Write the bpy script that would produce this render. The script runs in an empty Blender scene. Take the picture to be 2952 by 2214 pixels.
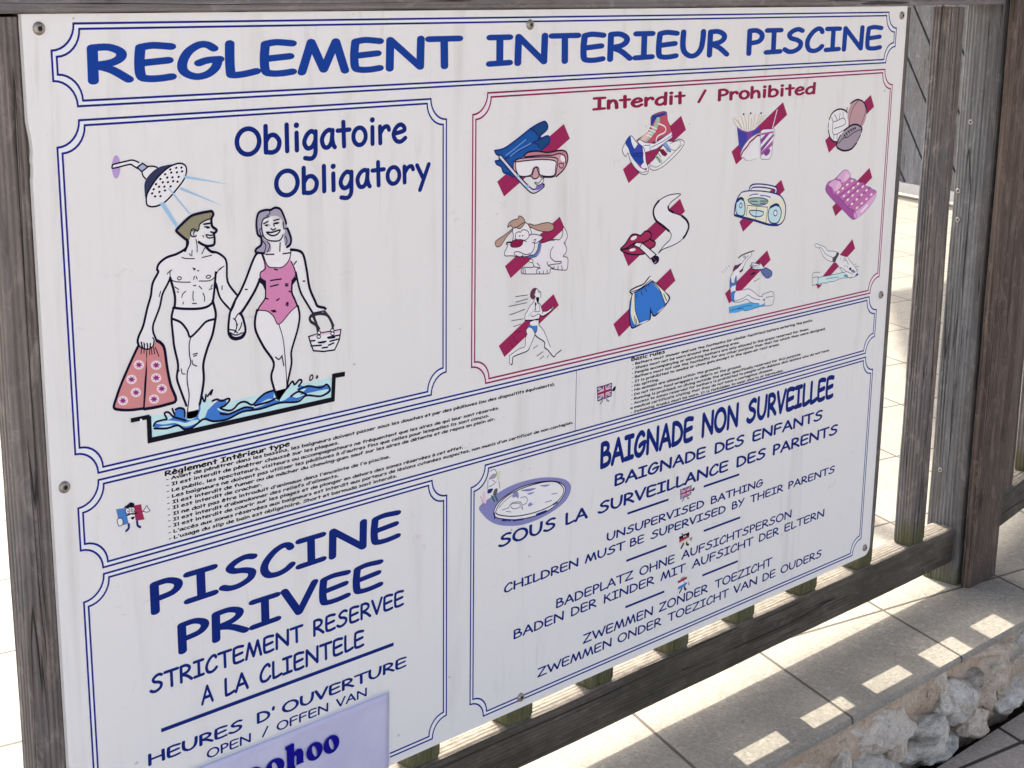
import bpy, bmesh, math, random
from mathutils import Vector, Matrix, Euler, noise
from mathutils.geometry import tessellate_polygon

scene = bpy.context.scene
COL = scene.collection
R = math.radians

# ------------------------------------------------------------------ camera
cam_data = bpy.data.cameras.new('camera')
cam = bpy.data.objects.new('camera', cam_data); COL.objects.link(cam)
cam_data.lens = 56.265; cam_data.sensor_width = 36.0
cam_data.clip_start = 0.05; cam_data.clip_end = 500.0
right, up, back = (.7028, -.7113, .0113), (.1680, .1814, .9690), (-.6913, -.6791, .2469)
cam.matrix_world = Matrix(((right[0], up[0], back[0], -.6909), (right[1], up[1], back[1], -1.2170),
                           (right[2], up[2], back[2], .0411), (0, 0, 0, 1)))
scene.camera = cam

# ------------------------------------------------------------------ light
SUN = Vector((.40, 1.0, .85)).normalized()
elev = math.asin(SUN.z); azim = math.atan2(SUN.x, SUN.y)
world = bpy.data.worlds.new('World'); scene.world = world
world.use_nodes = True
wt = world.node_tree
sky = wt.nodes.new('ShaderNodeTexSky'); sky.sky_type = 'NISHITA'; sky.sun_disc = False
sky.sun_elevation = elev; sky.sun_rotation = azim
sky.air_density = .75; sky.dust_density = 6.0; sky.ozone_density = 1.0
bg = wt.nodes['Background']; bg.inputs['Strength'].default_value = 0.15
hz = wt.nodes.new('ShaderNodeHueSaturation'); hz.inputs['Saturation'].default_value = .7   # hazy white summer sky
wt.links.new(sky.outputs[0], hz.inputs['Color']); wt.links.new(hz.outputs[0], bg.inputs[0])
sl = bpy.data.lights.new('sun', 'SUN'); sl.energy = 3.0; sl.angle = R(.55); sl.color = (1, .925, .79)
so = bpy.data.objects.new('sun', sl); COL.objects.link(so)
so.rotation_euler = (-SUN).to_track_quat('-Z', 'Y').to_euler(); so.location = (3, 8, 8)
scene.view_settings.view_transform = 'Standard'; scene.view_settings.look = 'None'
scene.view_settings.exposure = 1.86; scene.view_settings.gamma = 1.0

# ------------------------------------------------------------------ helpers
def link(o, parent=None):
    COL.objects.link(o)
    if parent: o.parent = parent
    return o
def empty(name, loc=(0, 0, 0), rz=0):
    o = bpy.data.objects.new(name, None); o.location = loc; o.rotation_euler = (0, 0, rz)
    o.empty_display_size = .05
    return link(o)
def tag(o, label=None, cat=None, group=None, kind=None):
    for k, v in (('label', label), ('category', cat), ('group', group), ('kind', kind)):
        if v: o[k] = v
    return o
def obj(name, bm, mats, parent=None, smooth=False):
    me = bpy.data.meshes.new(name); bm.to_mesh(me); bm.free()
    for m in (mats if isinstance(mats, (list, tuple)) else [mats]): me.materials.append(m)
    if smooth:
        for p in me.polygons: p.use_smooth = True
    return link(bpy.data.objects.new(name, me), parent)
def lin(c): return c / 12.92 if c <= .04045 else ((c + .055) / 1.055) ** 2.4

class N:
    """small node-tree helper"""
    def __init__(s, name, rough=.6, spec=.4):
        s.m = bpy.data.materials.new(name); s.m.use_nodes = True; s.t = s.m.node_tree
        s.b = s.t.nodes['Principled BSDF']; s.b.inputs['Roughness'].default_value = rough
        s.b.inputs['Specular IOR Level'].default_value = spec
    def n(s, typ, **kw):
        nd = s.t.nodes.new('ShaderNode' + typ)
        for k, v in kw.items():
            if k.startswith('i_'):
                key = k[2:]; key = int(key) if key.isdigit() else key.replace('_', ' ')
                s.put(nd.inputs[key], v)
            else: setattr(nd, k, v)
        return nd
    def put(s, sock, v):
        if isinstance(v, bpy.types.NodeSocket): s.t.links.new(v, sock)
        else: sock.default_value = v
    def math(s, op, a, b=0.0, c=None, clamp=False):
        nd = s.n('Math', operation=op, use_clamp=clamp); s.put(nd.inputs[0], a); s.put(nd.inputs[1], b)
        if c is not None: s.put(nd.inputs[2], c)
        return nd.outputs[0]
    def mix(s, f, a, b, blend='MIX'):
        nd = s.n('Mix', data_type='RGBA', blend_type=blend, clamp_factor=True)
        s.put(nd.inputs[0], f); s.put(nd.inputs[6], a if isinstance(a, bpy.types.NodeSocket) else (*a, 1)); s.put(nd.inputs[7], b if isinstance(b, bpy.types.NodeSocket) else (*b, 1))
        return nd.outputs[2]
    def coord(s, scale=(1, 1, 1), off=None, kind='Object'):
        tc = s.n('TexCoord'); mp = s.n('Mapping'); s.t.links.new(tc.outputs[kind], mp.inputs[0])
        mp.inputs['Scale'].default_value = scale
        if off is not None: s.put(mp.inputs['Location'], off)
        return mp.outputs[0]
    def noise(s, vec, scale=1.0, detail=4.0, rough=.55, dist=0.0):
        nd = s.n('TexNoise'); s.put(nd.inputs['Vector'], vec)
        nd.inputs['Scale'].default_value = scale; nd.inputs['Detail'].default_value = detail
        nd.inputs['Roughness'].default_value = rough; nd.inputs['Distortion'].default_value = dist
        return nd.outputs[0]
    def ramp(s, v, *stops):
        nd = s.n('ValToRGB'); e = nd.color_ramp.elements
        while len(e) < len(stops): e.new(.5)
        for el, (p, c) in zip(e, stops):
            el.position = p; el.color = (*c, 1) if isinstance(c, tuple) else (c, c, c, 1)
        s.put(nd.inputs[0], v); return nd.outputs[0]
    def color(s, c): s.put(s.b.inputs['Base Color'], c)
    def bump(s, h, dist=.001, strength=1.0):
        nd = s.n('Bump'); s.put(nd.inputs['Height'], h); nd.inputs['Distance'].default_value = dist
        nd.inputs['Strength'].default_value = strength; s.t.links.new(nd.outputs[0], s.b.inputs['Normal'])

# ------------------------------------------------------------------ materials
def wood_mat(name, c0, c1, c2, moss=0.0, dark=.0, top_bleach=False, ribs=1.0):
    k = N(name, .82, .25)
    c0, c1, c2 = (tuple(v * 1.0 for v in c) for c in (c0, c1, c2))
    oi = k.n('ObjectInfo'); rnd = k.math('MULTIPLY', oi.outputs['Random'], 37.0)
    comb = k.n('CombineXYZ'); 
    for i in range(3): k.put(comb.inputs[i], rnd)
    fine = k.noise(k.coord((210, 210, 5.0), comb.outputs[0]), 1, 5, .6, .4)
    mid = k.noise(k.coord((60, 60, 2.2), comb.outputs[0]), 1, 4, .6, 1.2)
    big = k.noise(k.coord((12, 12, 2.5), comb.outputs[0]), 1, 3, .55)
    cm2 = k.n('CombineXYZ'); k.put(cm2.inputs[0], k.math('MULTIPLY', oi.outputs['Random'], .11)); k.put(cm2.inputs[1], k.math('ADD', k.math('MULTIPLY', oi.outputs['Random'], .05), .015)); k.put(cm2.inputs[2], rnd)
    ring = k.n('TexWave', wave_type='RINGS', rings_direction='Z'); k.put(ring.inputs['Vector'], k.coord((1, 1, .03), cm2.outputs[0]))
    ring.inputs['Scale'].default_value = 68; ring.inputs['Distortion'].default_value = 6.5; ring.inputs['Detail'].default_value = 3; ring.inputs['Detail Scale'].default_value = .35
    col = k.mix(k.ramp(mid, (.3, 0.), (.7, 1.)), c0, c1)
    col = k.mix(k.ramp(big, (.42, 0.), (.68, 1.)), col, c2)
    msk = k.ramp(k.noise(k.coord((28, 28, 3), comb.outputs[0]), 1, 2), (.38, .12 * ribs), (.62, .75 * ribs))
    col = k.mix(k.math('MULTIPLY', k.ramp(ring.outputs['Fac'], (.0, 1.), (.55, 0.)), msk), col, tuple(v * .42 for v in c0))
    col = k.mix(k.math('MULTIPLY', k.ramp(fine, (.30, 1.), (.50, 0.)), .5), col, tuple(v * .42 for v in c0))
    col = k.mix(k.math('MULTIPLY', k.ramp(fine, (.58, 0.), (.78, 1.)), .35), col, tuple(min(1, v * 1.7) for v in c1))
    spl = k.noise(k.coord((70, 70, 26), comb.outputs[0]), 1, 6, .75, .8)
    col = k.mix(k.math('MULTIPLY', k.ramp(spl, (.52, 0.), (.68, 1.)), .45), col, tuple(min(1, v * 1.55) for v in c1))
    col = k.mix(k.math('MULTIPLY', k.ramp(spl, (.30, 1.), (.44, 0.)), .5), col, tuple(v * .4 for v in c0))
    # checks: long thin splits along the grain
    crack = k.noise(k.coord((95, 95, 1.6), comb.outputs[0]), 1, 2, .4, .8)
    ck = k.ramp(k.math('ABSOLUTE', k.math('SUBTRACT', crack, .36)), (.002, 1.), (.016, 0.))
    col = k.mix(k.math('MULTIPLY', ck, .85), col, (.015, .012, .011))
    # knots
    vor = k.n('TexVoronoi', feature='F1'); k.put(vor.inputs['Vector'], k.coord((20, 20, 9), comb.outputs[0])); vor.inputs['Scale'].default_value = 1
    vs_ = k.n('SeparateColor'); k.t.links.new(vor.outputs['Color'], vs_.inputs[0])
    kn = k.math('MULTIPLY', k.ramp(vor.outputs['Distance'], (.06, 1.), (.24, 0.)), k.math('GREATER_THAN', vs_.outputs[0], .70))
    col = k.mix(k.math('MULTIPLY', kn, .8), col, tuple(v * .3 for v in c0))
    if moss:
        tc = k.n('TexCoord'); sp = k.n('SeparateXYZ'); k.t.links.new(tc.outputs['Object'], sp.inputs[0])
        mn = k.noise(k.coord((35, 35, 18), comb.outputs[0]), 1, 5, .6)
        edge = k.math('SUBTRACT', k.math('MULTIPLY', mn, moss * 2.0), sp.outputs[2])
        ms = k.ramp(k.math('MULTIPLY', edge, 22.0), (.0, 0.), (.9, 1.))
        col = k.mix(k.math('MULTIPLY', ms, .75), col, k.mix(mid, (.045, .052, .012), (.14, .14, .04)))
    if dark:
        dn = k.noise(k.coord((9, 9, 7), comb.outputs[0]), 1, 5, .65)
        col = k.mix(k.math('MULTIPLY', k.ramp(dn, (.40, 0.), (.62, 1.)), dark), col, (.045, .04, .028))
    if top_bleach:   # sun-bleached lichen crust on the upper side
        ge = k.n('NewGeometry'); sp = k.n('SeparateXYZ'); k.t.links.new(ge.outputs['Normal'], sp.inputs[0])
        ln = k.noise(k.coord((140, 140, 70), comb.outputs[0]), 1, 5, .75)
        up_ = k.math('MULTIPLY', k.ramp(sp.outputs[2], (.55, 0.), (.9, 1.)), k.ramp(ln, (.32, .35), (.6, 1.)))
        col = k.mix(up_, col, k.mix(ln, (.085, .075, .06), (.25, .22, .18)))
    k.color(col)
    hgt = k.math('ADD', k.math('ADD', k.math('MULTIPLY', fine, .6), k.math('ADD', k.math('MULTIPLY', mid, .5), k.math('MULTIPLY', ring.outputs['Fac'], .5 * ribs))), k.math('MULTIPLY', ck, -1.2))
    k.bump(hgt, .0028, 1.0)
    return k.m
W_SLAT = wood_mat('weathered_slat', (.14, .114, .098), (.27, .235, .21), (.135, .137, .147), moss=.05)
W_POST = wood_mat('weathered_grey_post', (.10, .10, .103), (.19, .19, .19), (.13, .115, .10), moss=.035, ribs=.6)
W_BROWN = wood_mat('weathered_brown_board', (.085, .062, .05), (.21, .16, .13), (.115, .085, .07))
W_RAIL = wood_mat('weathered_rail', (.058, .048, .038), (.15, .13, .11), (.115, .10, .082), dark=.7, top_bleach=True, ribs=.35)
W_TOP = wood_mat('weathered_top_rail', (.15, .14, .135), (.25, .235, .23), (.17, .17, .185), ribs=.5)
W_GATE = wood_mat('weathered_gate_board', (.15, .155, .175), (.22, .225, .25), (.16, .155, .15))

def tile_mat(name, c_hi, c_lo, grout, px, py, ox, oy, skx, sky_, gw):
    """paving: two families of joints, speckled stone"""
    k = N(name, .85, .08)
    tc = k.n('TexCoord'); sp = k.n('SeparateXYZ'); k.t.links.new(tc.outputs['Object'], sp.inputs[0])
    x, y = sp.outputs[0], sp.outputs[1]
    p = k.math('DIVIDE', k.math('SUBTRACT', k.math('SUBTRACT', x, k.math('MULTIPLY', y, skx)), ox), px)
    q = k.math('DIVIDE', k.math('SUBTRACT', k.math('ADD', y, k.math('MULTIPLY', x, sky_)), oy), py)
    wob = k.noise(k.coord((6, 6, 6)), 1, 2)
    def line(v, per):
        d = k.math('ABSOLUTE', k.math('SUBTRACT', k.math('FRACT', k.math('ADD', v, 100.5)), .5))
        return k.ramp(k.math('DIVIDE', k.math('MULTIPLY', d, per), gw), (.42, 1.), (.62, 0.))
    jn = k.math('MAXIMUM', line(p, px), line(q, py))
    cmb = k.n('CombineXYZ'); k.put(cmb.inputs[0], k.math('FLOOR', k.math('ADD', p, 100.5))); k.put(cmb.inputs[1], k.math('FLOOR', k.math('ADD', q, 100.5)))
    wn = k.n('TexWhiteNoise', noise_dimensions='3D'); k.put(wn.inputs['Vector'], cmb.outputs[0])
    blot = k.noise(k.coord((9, 9, 9)), 1, 6, .65, .6)
    spk = k.noise(k.coord((260, 260, 260)), 1, 3, .6)
    vein = k.noise(k.coord((105, 105, 105)), 1, 4, .6, 1.2)
    col = k.mix(k.ramp(blot, (.32, 0.), (.68, 1.)), c_lo, c_hi)
    col = k.mix(k.math('MULTIPLY', k.ramp(vein, (.52, 0.), (.66, 1.)), .75), col, tuple(min(.85, v * 1.3) for v in c_hi))
    col = k.mix(k.math('MULTIPLY', k.ramp(spk, (.3, 1.), (.47, 0.)), .6), col, tuple(v * .55 for v in c_lo))
    col = k.mix(k.math('MULTIPLY', k.ramp(spk, (.55, 0.), (.70, 1.)), .5), col, tuple(min(.9, v * 1.35) for v in c_hi))
    dirt = k.noise(k.coord((55, 55, 55)), 1, 3, .5)
    col = k.mix(k.math('MULTIPLY', k.ramp(dirt, (.70, 0.), (.76, 1.)), .5), col, tuple(v * .5 for v in c_lo))
    col = k.mix(k.math('MULTIPLY', wn.outputs[0], .16), col, tuple(v * .72 for v in c_lo))
    col = k.mix(jn, col, grout)
    k.color(col)
    k.bump(k.math('SUBTRACT', k.math('MULTIPLY', spk, .15), jn), .0012, .7)
    rg = k.math('ADD', .6, k.math('MULTIPLY', blot, .25)); k.put(k.b.inputs['Roughness'], rg)
    return k.m
TILE = tile_mat('terrace_tile', (.31, .287, .245), (.245, .229, .20), (.095, .084, .07), .290, .2955, 1.115, .303, .40, .20, .0052)
PTILE = tile_mat('path_tile', (.43, .375, .325), (.36, .31, .27), (.06, .055, .05), .42, .42, 1.548, .03, .40, .16, .007)

def board_mat():
    k = N('sign_board_white', .48, .25)
    drip = k.noise(k.coord((26, 1, 2.0)), 1, 5, .6, .7)
    drip2 = k.noise(k.coord((60, 1, 6.0)), 1, 4, .6, 1.0)
    cloud = k.noise(k.coord((5, 5, 5)), 1, 4, .6)
    patchy = k.ramp(k.noise(k.coord((3.2, 3.2, 3.2)), 1, 3, .6), (.40, .1), (.62, 1.))
    col = k.mix(k.math('MULTIPLY', k.math('MULTIPLY', k.ramp(drip, (.55, 0.), (.70, 1.)), patchy), .48), (.81, .812, .795), (.60, .59, .55))
    gate = k.ramp(cloud, (.52, 0.), (.66, 1.))
    col = k.mix(k.math('MULTIPLY', k.math('MULTIPLY', k.ramp(drip2, (.58, 0.), (.66, 1.)), gate), .35), col, (.55, .52, .46))
    spot = k.noise(k.coord((70, 70, 90)), 1, 2, .5)
    col = k.mix(k.math('MULTIPLY', k.ramp(spot, (.735, 0.), (.77, 1.)), .55), col, (.33, .31, .30))
    scuff = k.noise(k.coord((34, 1, 60)), 1, 5, .7, 2.0)
    col = k.mix(k.math('MULTIPLY', k.math('MULTIPLY', k.ramp(scuff, (.60, 0.), (.70, 1.)), k.ramp(cloud, (.38, 1.), (.50, 0.))), .28), col, (.42, .40, .40))
    k.color(col); k.bump(k.noise(k.coord((700, 700, 700)), 1, 2), .0002, .25)
    return k.m
BOARD = board_mat()

INKS = dict(k=(18, 14, 44), dk=(46, 46, 56), black=(18, 18, 30), w=(222, 222, 230), white=(226, 225, 232), skin=(221, 216, 226), skin2=(222, 214, 224), title=(8, 56, 142), text=(6, 34, 112), border=(24, 28, 124), crimt=(134, 16, 66), crim=(146, 24, 80),
  crimd=(128, 14, 60), red=(160, 30, 90), pinkline=(240, 205, 226), blueline=(208, 216, 228), hair=(132, 128, 100), hairw=(152, 146, 166), hairr=(92, 46, 72), pink=(198, 122, 164), towel=(196, 126, 126), disc=(228, 196, 200), purple=(138, 34, 118), pinkpale=(214, 180, 200),
  blue=(50, 112, 192), blue2=(56, 118, 186), blue3=(36, 104, 190), bluem=(40, 112, 196), paleblue=(176, 212, 232), jet=(142, 184, 220), steel=(152, 160, 190), slate=(48, 52, 84), lilacfade=(170, 142, 196), fin=(10, 78, 150), fin2=(10, 66, 116), finlite=(90, 140, 205), navy=(22, 40, 110), navyv=(56, 58, 140),
  maskp=(194, 146, 154), maskd=(180, 116, 128), snork=(190, 192, 222), snorkd=(110, 96, 170), cyan=(130, 176, 220), shoered=(184, 72, 92), shoenavy=(20, 56, 140), sage=(150, 176, 156), skinp=(214, 178, 164), shoeblue=(24, 62, 156), clog=(58, 64, 160), violet=(122, 58, 142), plum=(156, 84, 142), plumd=(110, 70, 134), bluegrey=(126, 150, 200),
  fryw=(212, 208, 198), fryg=(150, 148, 140), carton=(60, 60, 156), cartonv=(110, 60, 150), bun=(214, 208, 214), bunlite=(222, 216, 222), grey=(132, 130, 134), ballbr=(176, 140, 146), ballgr=(150, 138, 150), brown=(170, 138, 122), dogw=(218, 210, 220), collar=(84, 110, 160), cream=(228, 220, 184), creamg=(206, 194, 168), smoke=(216, 222, 226), lip=(152, 30, 76), maroon=(104, 16, 52),
  radio=(214, 216, 188), radiolite=(226, 226, 214), spk=(176, 208, 234), dialg=(146, 180, 158), matt=(182, 102, 166), mattd=(158, 76, 148), mattl=(206, 158, 198), sky=(70, 160, 222), glove=(206, 216, 226), sleeve=(88, 104, 158), water=(184, 216, 234), dark=(72, 70, 76), teal=(76, 128, 156), flagred=(150, 30, 74), ukblue=(86, 84, 142), pinkw=(222, 196, 214), poolblue=(122, 124, 176), chair=(198, 204, 160), chairg=(84, 92, 84), green=(40, 92, 72), noteblue=(10, 6, 128))
_ink = {}
def ink(key):
    if key not in _ink:
        k = N('print_' + key, .6, .06)
        c = tuple(min(.86, lin(v / 255) / .78) for v in INKS[key])
        g = .3 * c[0] + .6 * c[1] + .1 * c[2]; c = tuple(v * .9 + g * .1 for v in c)
        fade = k.noise(k.coord((11, 11, 11)), 1, 3, .6)
        k.color(k.mix(k.math('MULTIPLY', k.ramp(fade, (.45, 0.), (.8, 1.)), .2), c, tuple(v * .9 + .006 for v in c)))
        _ink[key] = k.m
    return _ink[key]

# ------------------------------------------------------------------ terrace, path, soil
ZG, ZP = -.925, -1.09
bm = bmesh.new()
def quad(bm, pts): return bm.faces.new([bm.verts.new(p) for p in pts])
EY = -.155
quad(bm, [(-40, EY, ZG), (60, EY, ZG), (60, 80, ZG), (-40, 80, ZG)])
vs = [(-40, EY, ZG), (-40, EY - .003, ZG - .003), (-40, EY - .003, ZG - .010), (-40, EY + .03, ZG - .010)]
for a, b in zip(vs, vs[1:]): quad(bm, [a, b, (60, b[1], b[2]), (60, a[1], a[2])])
bmesh.ops.remove_doubles(bm, verts=bm.verts, dist=1e-6); bmesh.ops.recalc_face_normals(bm, faces=bm.faces)
tag(obj('terrace', bm, TILE), 'beige tiled terrace behind the fence with a thin overhanging edge', kind='structure')
bm = bmesh.new()
PE = -.156
quad(bm, [(-40, -40, ZP), (60, -40, ZP), (60, PE, ZP), (-40, PE, ZP)])
quad(bm, [(-40, PE, ZP), (60, PE, ZP), (60, PE, ZP - .03), (-40, PE, ZP - .03)])
tag(obj('path', bm, PTILE), 'lower tiled path in front of the stone step', kind='structure')
k = N('soil', .95, .1); k.color(k.mix(k.noise(k.coord((60, 60, 60)), 1, 5), (.018, .014, .012), (.05, .042, .035))); k.bump(k.noise(k.coord((80, 80, 80)), 1, 5), .01)
bm = bmesh.new(); quad(bm, [(-40, PE - .02, ZP - .035), (60, PE - .02, ZP - .035), (60, .02, ZP - .035), (-40, .02, ZP - .035)])
tag(obj('soil', bm, k.m), 'dark earth gap between the stones and the path', kind='structure')

# ------------------------------------------------------------------ stone step wall
def stone_mat(name, a, b, c, moss):
    k = N(name, .9, .2)
    oi = k.n('ObjectInfo'); rnd = k.math('MULTIPLY', oi.outputs['Random'], 21.0)
    cb = k.n('CombineXYZ'); k.put(cb.inputs[0], rnd); k.put(cb.inputs[2], rnd)
    n1 = k.noise(k.coord((18, 18, 18), cb.outputs[0]), 1, 6, .65, .4); n2 = k.noise(k.coord((120, 120, 120), cb.outputs[0]), 1, 5, .7)
    n3 = k.noise(k.coord((11, 11, 11), cb.outputs[0]), 1, 4, .6, .8)
    col = k.mix(k.ramp(n1, (.36, 0.), (.64, 1.)), a, b)
    col = k.mix(k.math('MULTIPLY', k.ramp(n3, (.5, 0.), (.62, 1.)), .7), col, c)
    col = k.mix(k.math('MULTIPLY', k.ramp(n2, (.30, 1.), (.47, 0.)), .65), col, tuple(v * .35 for v in a))
    n4 = k.noise(k.coord((420, 420, 420), cb.outputs[0]), 1, 4, .7); n5 = k.noise(k.coord((55, 55, 55), cb.outputs[0]), 1, 5, .7, 1.0)
    col = k.mix(k.math('MULTIPLY', k.ramp(n4, (.36, 1.), (.5, 0.)), .5), col, tuple(v * .45 for v in a))
    col = k.mix(k.math('MULTIPLY', k.ramp(n5, (.54, 0.), (.68, 1.)), .5), col, tuple(min(.9, v * 1.25) for v in b))
    col = k.mix(k.math('MULTIPLY', k.ramp(n5, (.28, 1.), (.40, 0.)), .7), col, tuple(v * .22 for v in a))
    if moss: col = k.mix(k.math('MULTIPLY', k.ramp(n3, (.30, 1.), (.44, 0.)), moss), col, (.10, .095, .06))
    k.color(col); k.bump(k.math('ADD', k.math('ADD', n5, k.math('MULTIPLY', n4, .25)), k.math('MULTIPLY', n2, .6)), .007, 1.0)
    return k.m
S_WHITE = stone_mat('pale_limestone', (.66, .58, .48), (.88, .83, .75), (.74, .61, .48), .0)
S_GREY = stone_mat('grey_limestone', (.52, .47, .40), (.88, .83, .74), (.40, .39, .36), .85)
S_PINK = stone_mat('pinkish_limestone', (.66, .53, .41), (.84, .72, .60), (.56, .47, .38), .3)
MORTAR = stone_mat('sandy_mortar', (.56, .43, .315), (.70, .575, .455), (.64, .51, .39), .0)
wall = empty('stone_wall', (1.2, -.14, ZP))
tag(wall, 'low rough stone and mortar step under the tiled terrace edge', 'stone wall')
bm = bmesh.new()
nx, nz = 520, 22
grid = []
for i in range(nx + 1):
    row = []
    for j in range(nz + 1):
        x = -1.0 + 5.2 * i / nx; t = j / nz
        z = ZG - .0105 - t * (ZP - .06 - ZG + .0105) * -1
        n = noise.fractal(Vector((x * 14, z * 20, 3.1)), .8, 2.0, 6) * .011 + noise.noise(Vector((x * 5, z * 9, 8))) * .014
        y = -.139 + t * .03 - n * min(1, .35 + t * 3)
        row.append(bm.verts.new((x - 1.2, y + .14, z - ZP)))
    grid.append(row)
for i in range(nx):
    for j in range(nz): bm.faces.new((grid[i][j], grid[i + 1][j], grid[i + 1][j + 1], grid[i][j + 1]))
bmesh.ops.recalc_face_normals(bm, faces=bm.faces)
obj('mortar', bm, MORTAR, wall, True)
def stone(x, z, rx, ry, rz, mat, seed, tilt=0, y=-.15):
    bm = bmesh.new(); bmesh.ops.create_icosphere(bm, subdivisions=6, radius=1.0)
    rng = random.Random(seed)
    planes = [(Vector((rng.gauss(0, 1), rng.gauss(0, 1), rng.gauss(0, 1))).normalized(), rng.uniform(.58, .92)) for _ in range(13)]
    o = Vector((seed * 3.7, seed * 1.3, 0))
    for v in bm.verts:
        p = v.co.copy()
        for nrm, d in planes:
            s = p.dot(nrm) - d
            if s > 0: p -= nrm * s * .93
        w = Vector((p.x * rx, p.y * ry, p.z * rz)) * 22
        q = p * (1 + .20 * noise.fractal(p * 1.3 + o, 1.0, 2.0, 3)) + p.normalized() * (.085 * noise.fractal(w + o, .7, 2.1, 5) - .07 * max(0, noise.noise(w * 2.3 + o) - .15))
        v.co = Vector((q.x * rx, q.y * ry, q.z * rz))
    ob = obj('stone', bm, mat, wall, True)
    ob.location = (x - 1.2, y + .14, z + .007 - ZP); ob.rotation_euler = (0, tilt, 0)
    return ob
for a in [(1.160, -.995, .092, .036, .038, S_WHITE, 3, .30, -.128), (1.385, -1.012, .088, .042, .050, S_GREY, 5, .22, -.122), (1.275, -1.052, .075, .042, .048, S_GREY, 8, -.1, -.124),
          (1.492, -1.020, .052, .034, .060, S_PINK, 11, .45, -.122), (1.322, -.972, .046, .024, .026, S_WHITE, 14, .5, -.124), (1.145, -1.062, .090, .04, .036, S_GREY, 17, .2, -.122),
          (1.064, -1.022, .022, .026, .042, S_WHITE, 21, -.35, -.126), (.985, -1.018, .060, .026, .030, S_PINK, 24, .3, -.126), (1.480, -.966, .110, .020, .018, S_PINK, 27, .20, -.126),
          (1.600, -1.000, .065, .032, .055, S_GREY, 31, .2, -.12), (1.72, -1.03, .08, .036, .050, S_PINK, 34, .2, -.12), (.880, -1.045, .085, .04, .045, S_WHITE, 37, .1, -.122),
          (1.420, -1.070, .055, .035, .028, S_PINK, 71, .1, -.128), (1.335, -1.082, .05, .035, .026, S_GREY, 73, 0, -.128), (1.560, -1.072, .060, .035, .034, S_WHITE, 75, .1, -.126),
          (1.215, -1.035, .04, .03, .030, S_PINK, 77, .2, -.126), (.72, -1.02, .09, .04, .045, S_GREY, 41, 0, -.122), (.55, -1.04, .08, .04, .05, S_PINK, 43, .2, -.122), (.38, -1.02, .08, .04, .045, S_WHITE, 45, -.2, -.122), (.2, -1.04, .09, .04, .05, S_GREY, 47, 0, -.122),
          (1.86, -1.02, .08, .04, .05, S_GREY, 53, 0, -.12), (2.02, -1.03, .09, .04, .05, S_WHITE, 55, .2, -.12), (2.2, -1.02, .08, .04, .05, S_PINK, 57, 0, -.12)]:
    stone(*a)
# a leaf caught between the stones
k = N('leaf_green', .5, .4); k.color(k.mix(k.noise(k.coord((90, 90, 90)), 1, 3), (.035, .10, .02), (.06, .16, .035)))
bm = bmesh.new(); lv = []
for i, (a, w) in enumerate(((0, .0), (.006, .006), (.013, .0085), (.02, .006), (.027, 0))):
    lv.append([bm.verts.new((a, -w, .002 * (i % 2))), bm.verts.new((a, 0, .0)), bm.verts.new((a, w, .003))])
for p, q in zip(lv, lv[1:]):
    for j in (0, 1): bm.faces.new((p[j], p[j + 1], q[j + 1], q[j]))
lf = obj('leaf', bm, k.m); lf.location = (1.432, -.172, -1.010); lf.rotation_euler = (1.2, .5, .4)
tag(lf, 'small green leaf caught between the stones of the step', 'leaf')

# ------------------------------------------------------------------ timber
def plank(name, w, d, h, mat, parent, loc, rot=(0, 0, 0), seed=0, rnd=.004, chamf=.0, bow=0.0):
    """weathered timber: rounded section, slightly uneven, local z along the grain"""
    rng = random.Random(seed); bm = bmesh.new(); rings = []
    n = max(4, int(h / .035)); sec = []
    for cx, cy, a0 in ((w - rnd, d - rnd, 0), (rnd, d - rnd, 90), (rnd, rnd, 180), (w - rnd, rnd, 270)):
        for s in (0, 45, 90): sec.append((cx + rnd * math.cos(R(a0 + s)), cy + rnd * math.sin(R(a0 + s))))
    zs = [0] + ([chamf] if chamf else []) + [h * (i + 1) / n for i in range(n - 1)] + [h]
    if chamf: zs = [zs[0], zs[1]] + [z for z in zs[2:] if z > chamf * 2]
    for i, z in enumerate(zs):
        s = .93 if (chamf and i == 0) else 1.0; ring = []
        for j, (x, y) in enumerate(sec):
            q = Vector((x * 30 + seed, y * 30, z * 7))
            dx = noise.noise(q) * .0011; dy = noise.noise(q + Vector((9, 4, 2))) * .0011
            ring.append(bm.verts.new(((x - w / 2) * s + w / 2 + dx + bow * math.sin(math.pi * z / h), (y - d / 2) * s + d / 2 + dy, z)))
        rings.append(ring)
    m = len(sec)
    for p, q in zip(rings, rings[1:]):
        for j in range(m): bm.faces.new((p[j], p[(j + 1) % m], q[(j + 1) % m], q[j]))
    bm.faces.new(rings[0][::-1]); bm.faces.new(rings[-1])
    o = obj(name, bm, mat, parent); o.location = loc; o.rotation_euler = rot
    for p in o.data.polygons: p.use_smooth = True
    md = o.modifiers.new('edge', 'EDGE_SPLIT'); md.split_angle = R(40)
    return o
ALONG = (0, R(90), 0)      # local z -> world x ; local x -> world -z
METAL = N('screw_steel', .38, .5); METAL.b.inputs['Metallic'].default_value = .85
METAL.color(METAL.mix(METAL.noise(METAL.coord((300, 300, 300)), 1, 4), (.20, .17, .14), (.46, .44, .42)))
RECESS = N('screw_recess', .7, .2); RECESS.color((.02, .018, .016, 1))
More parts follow.
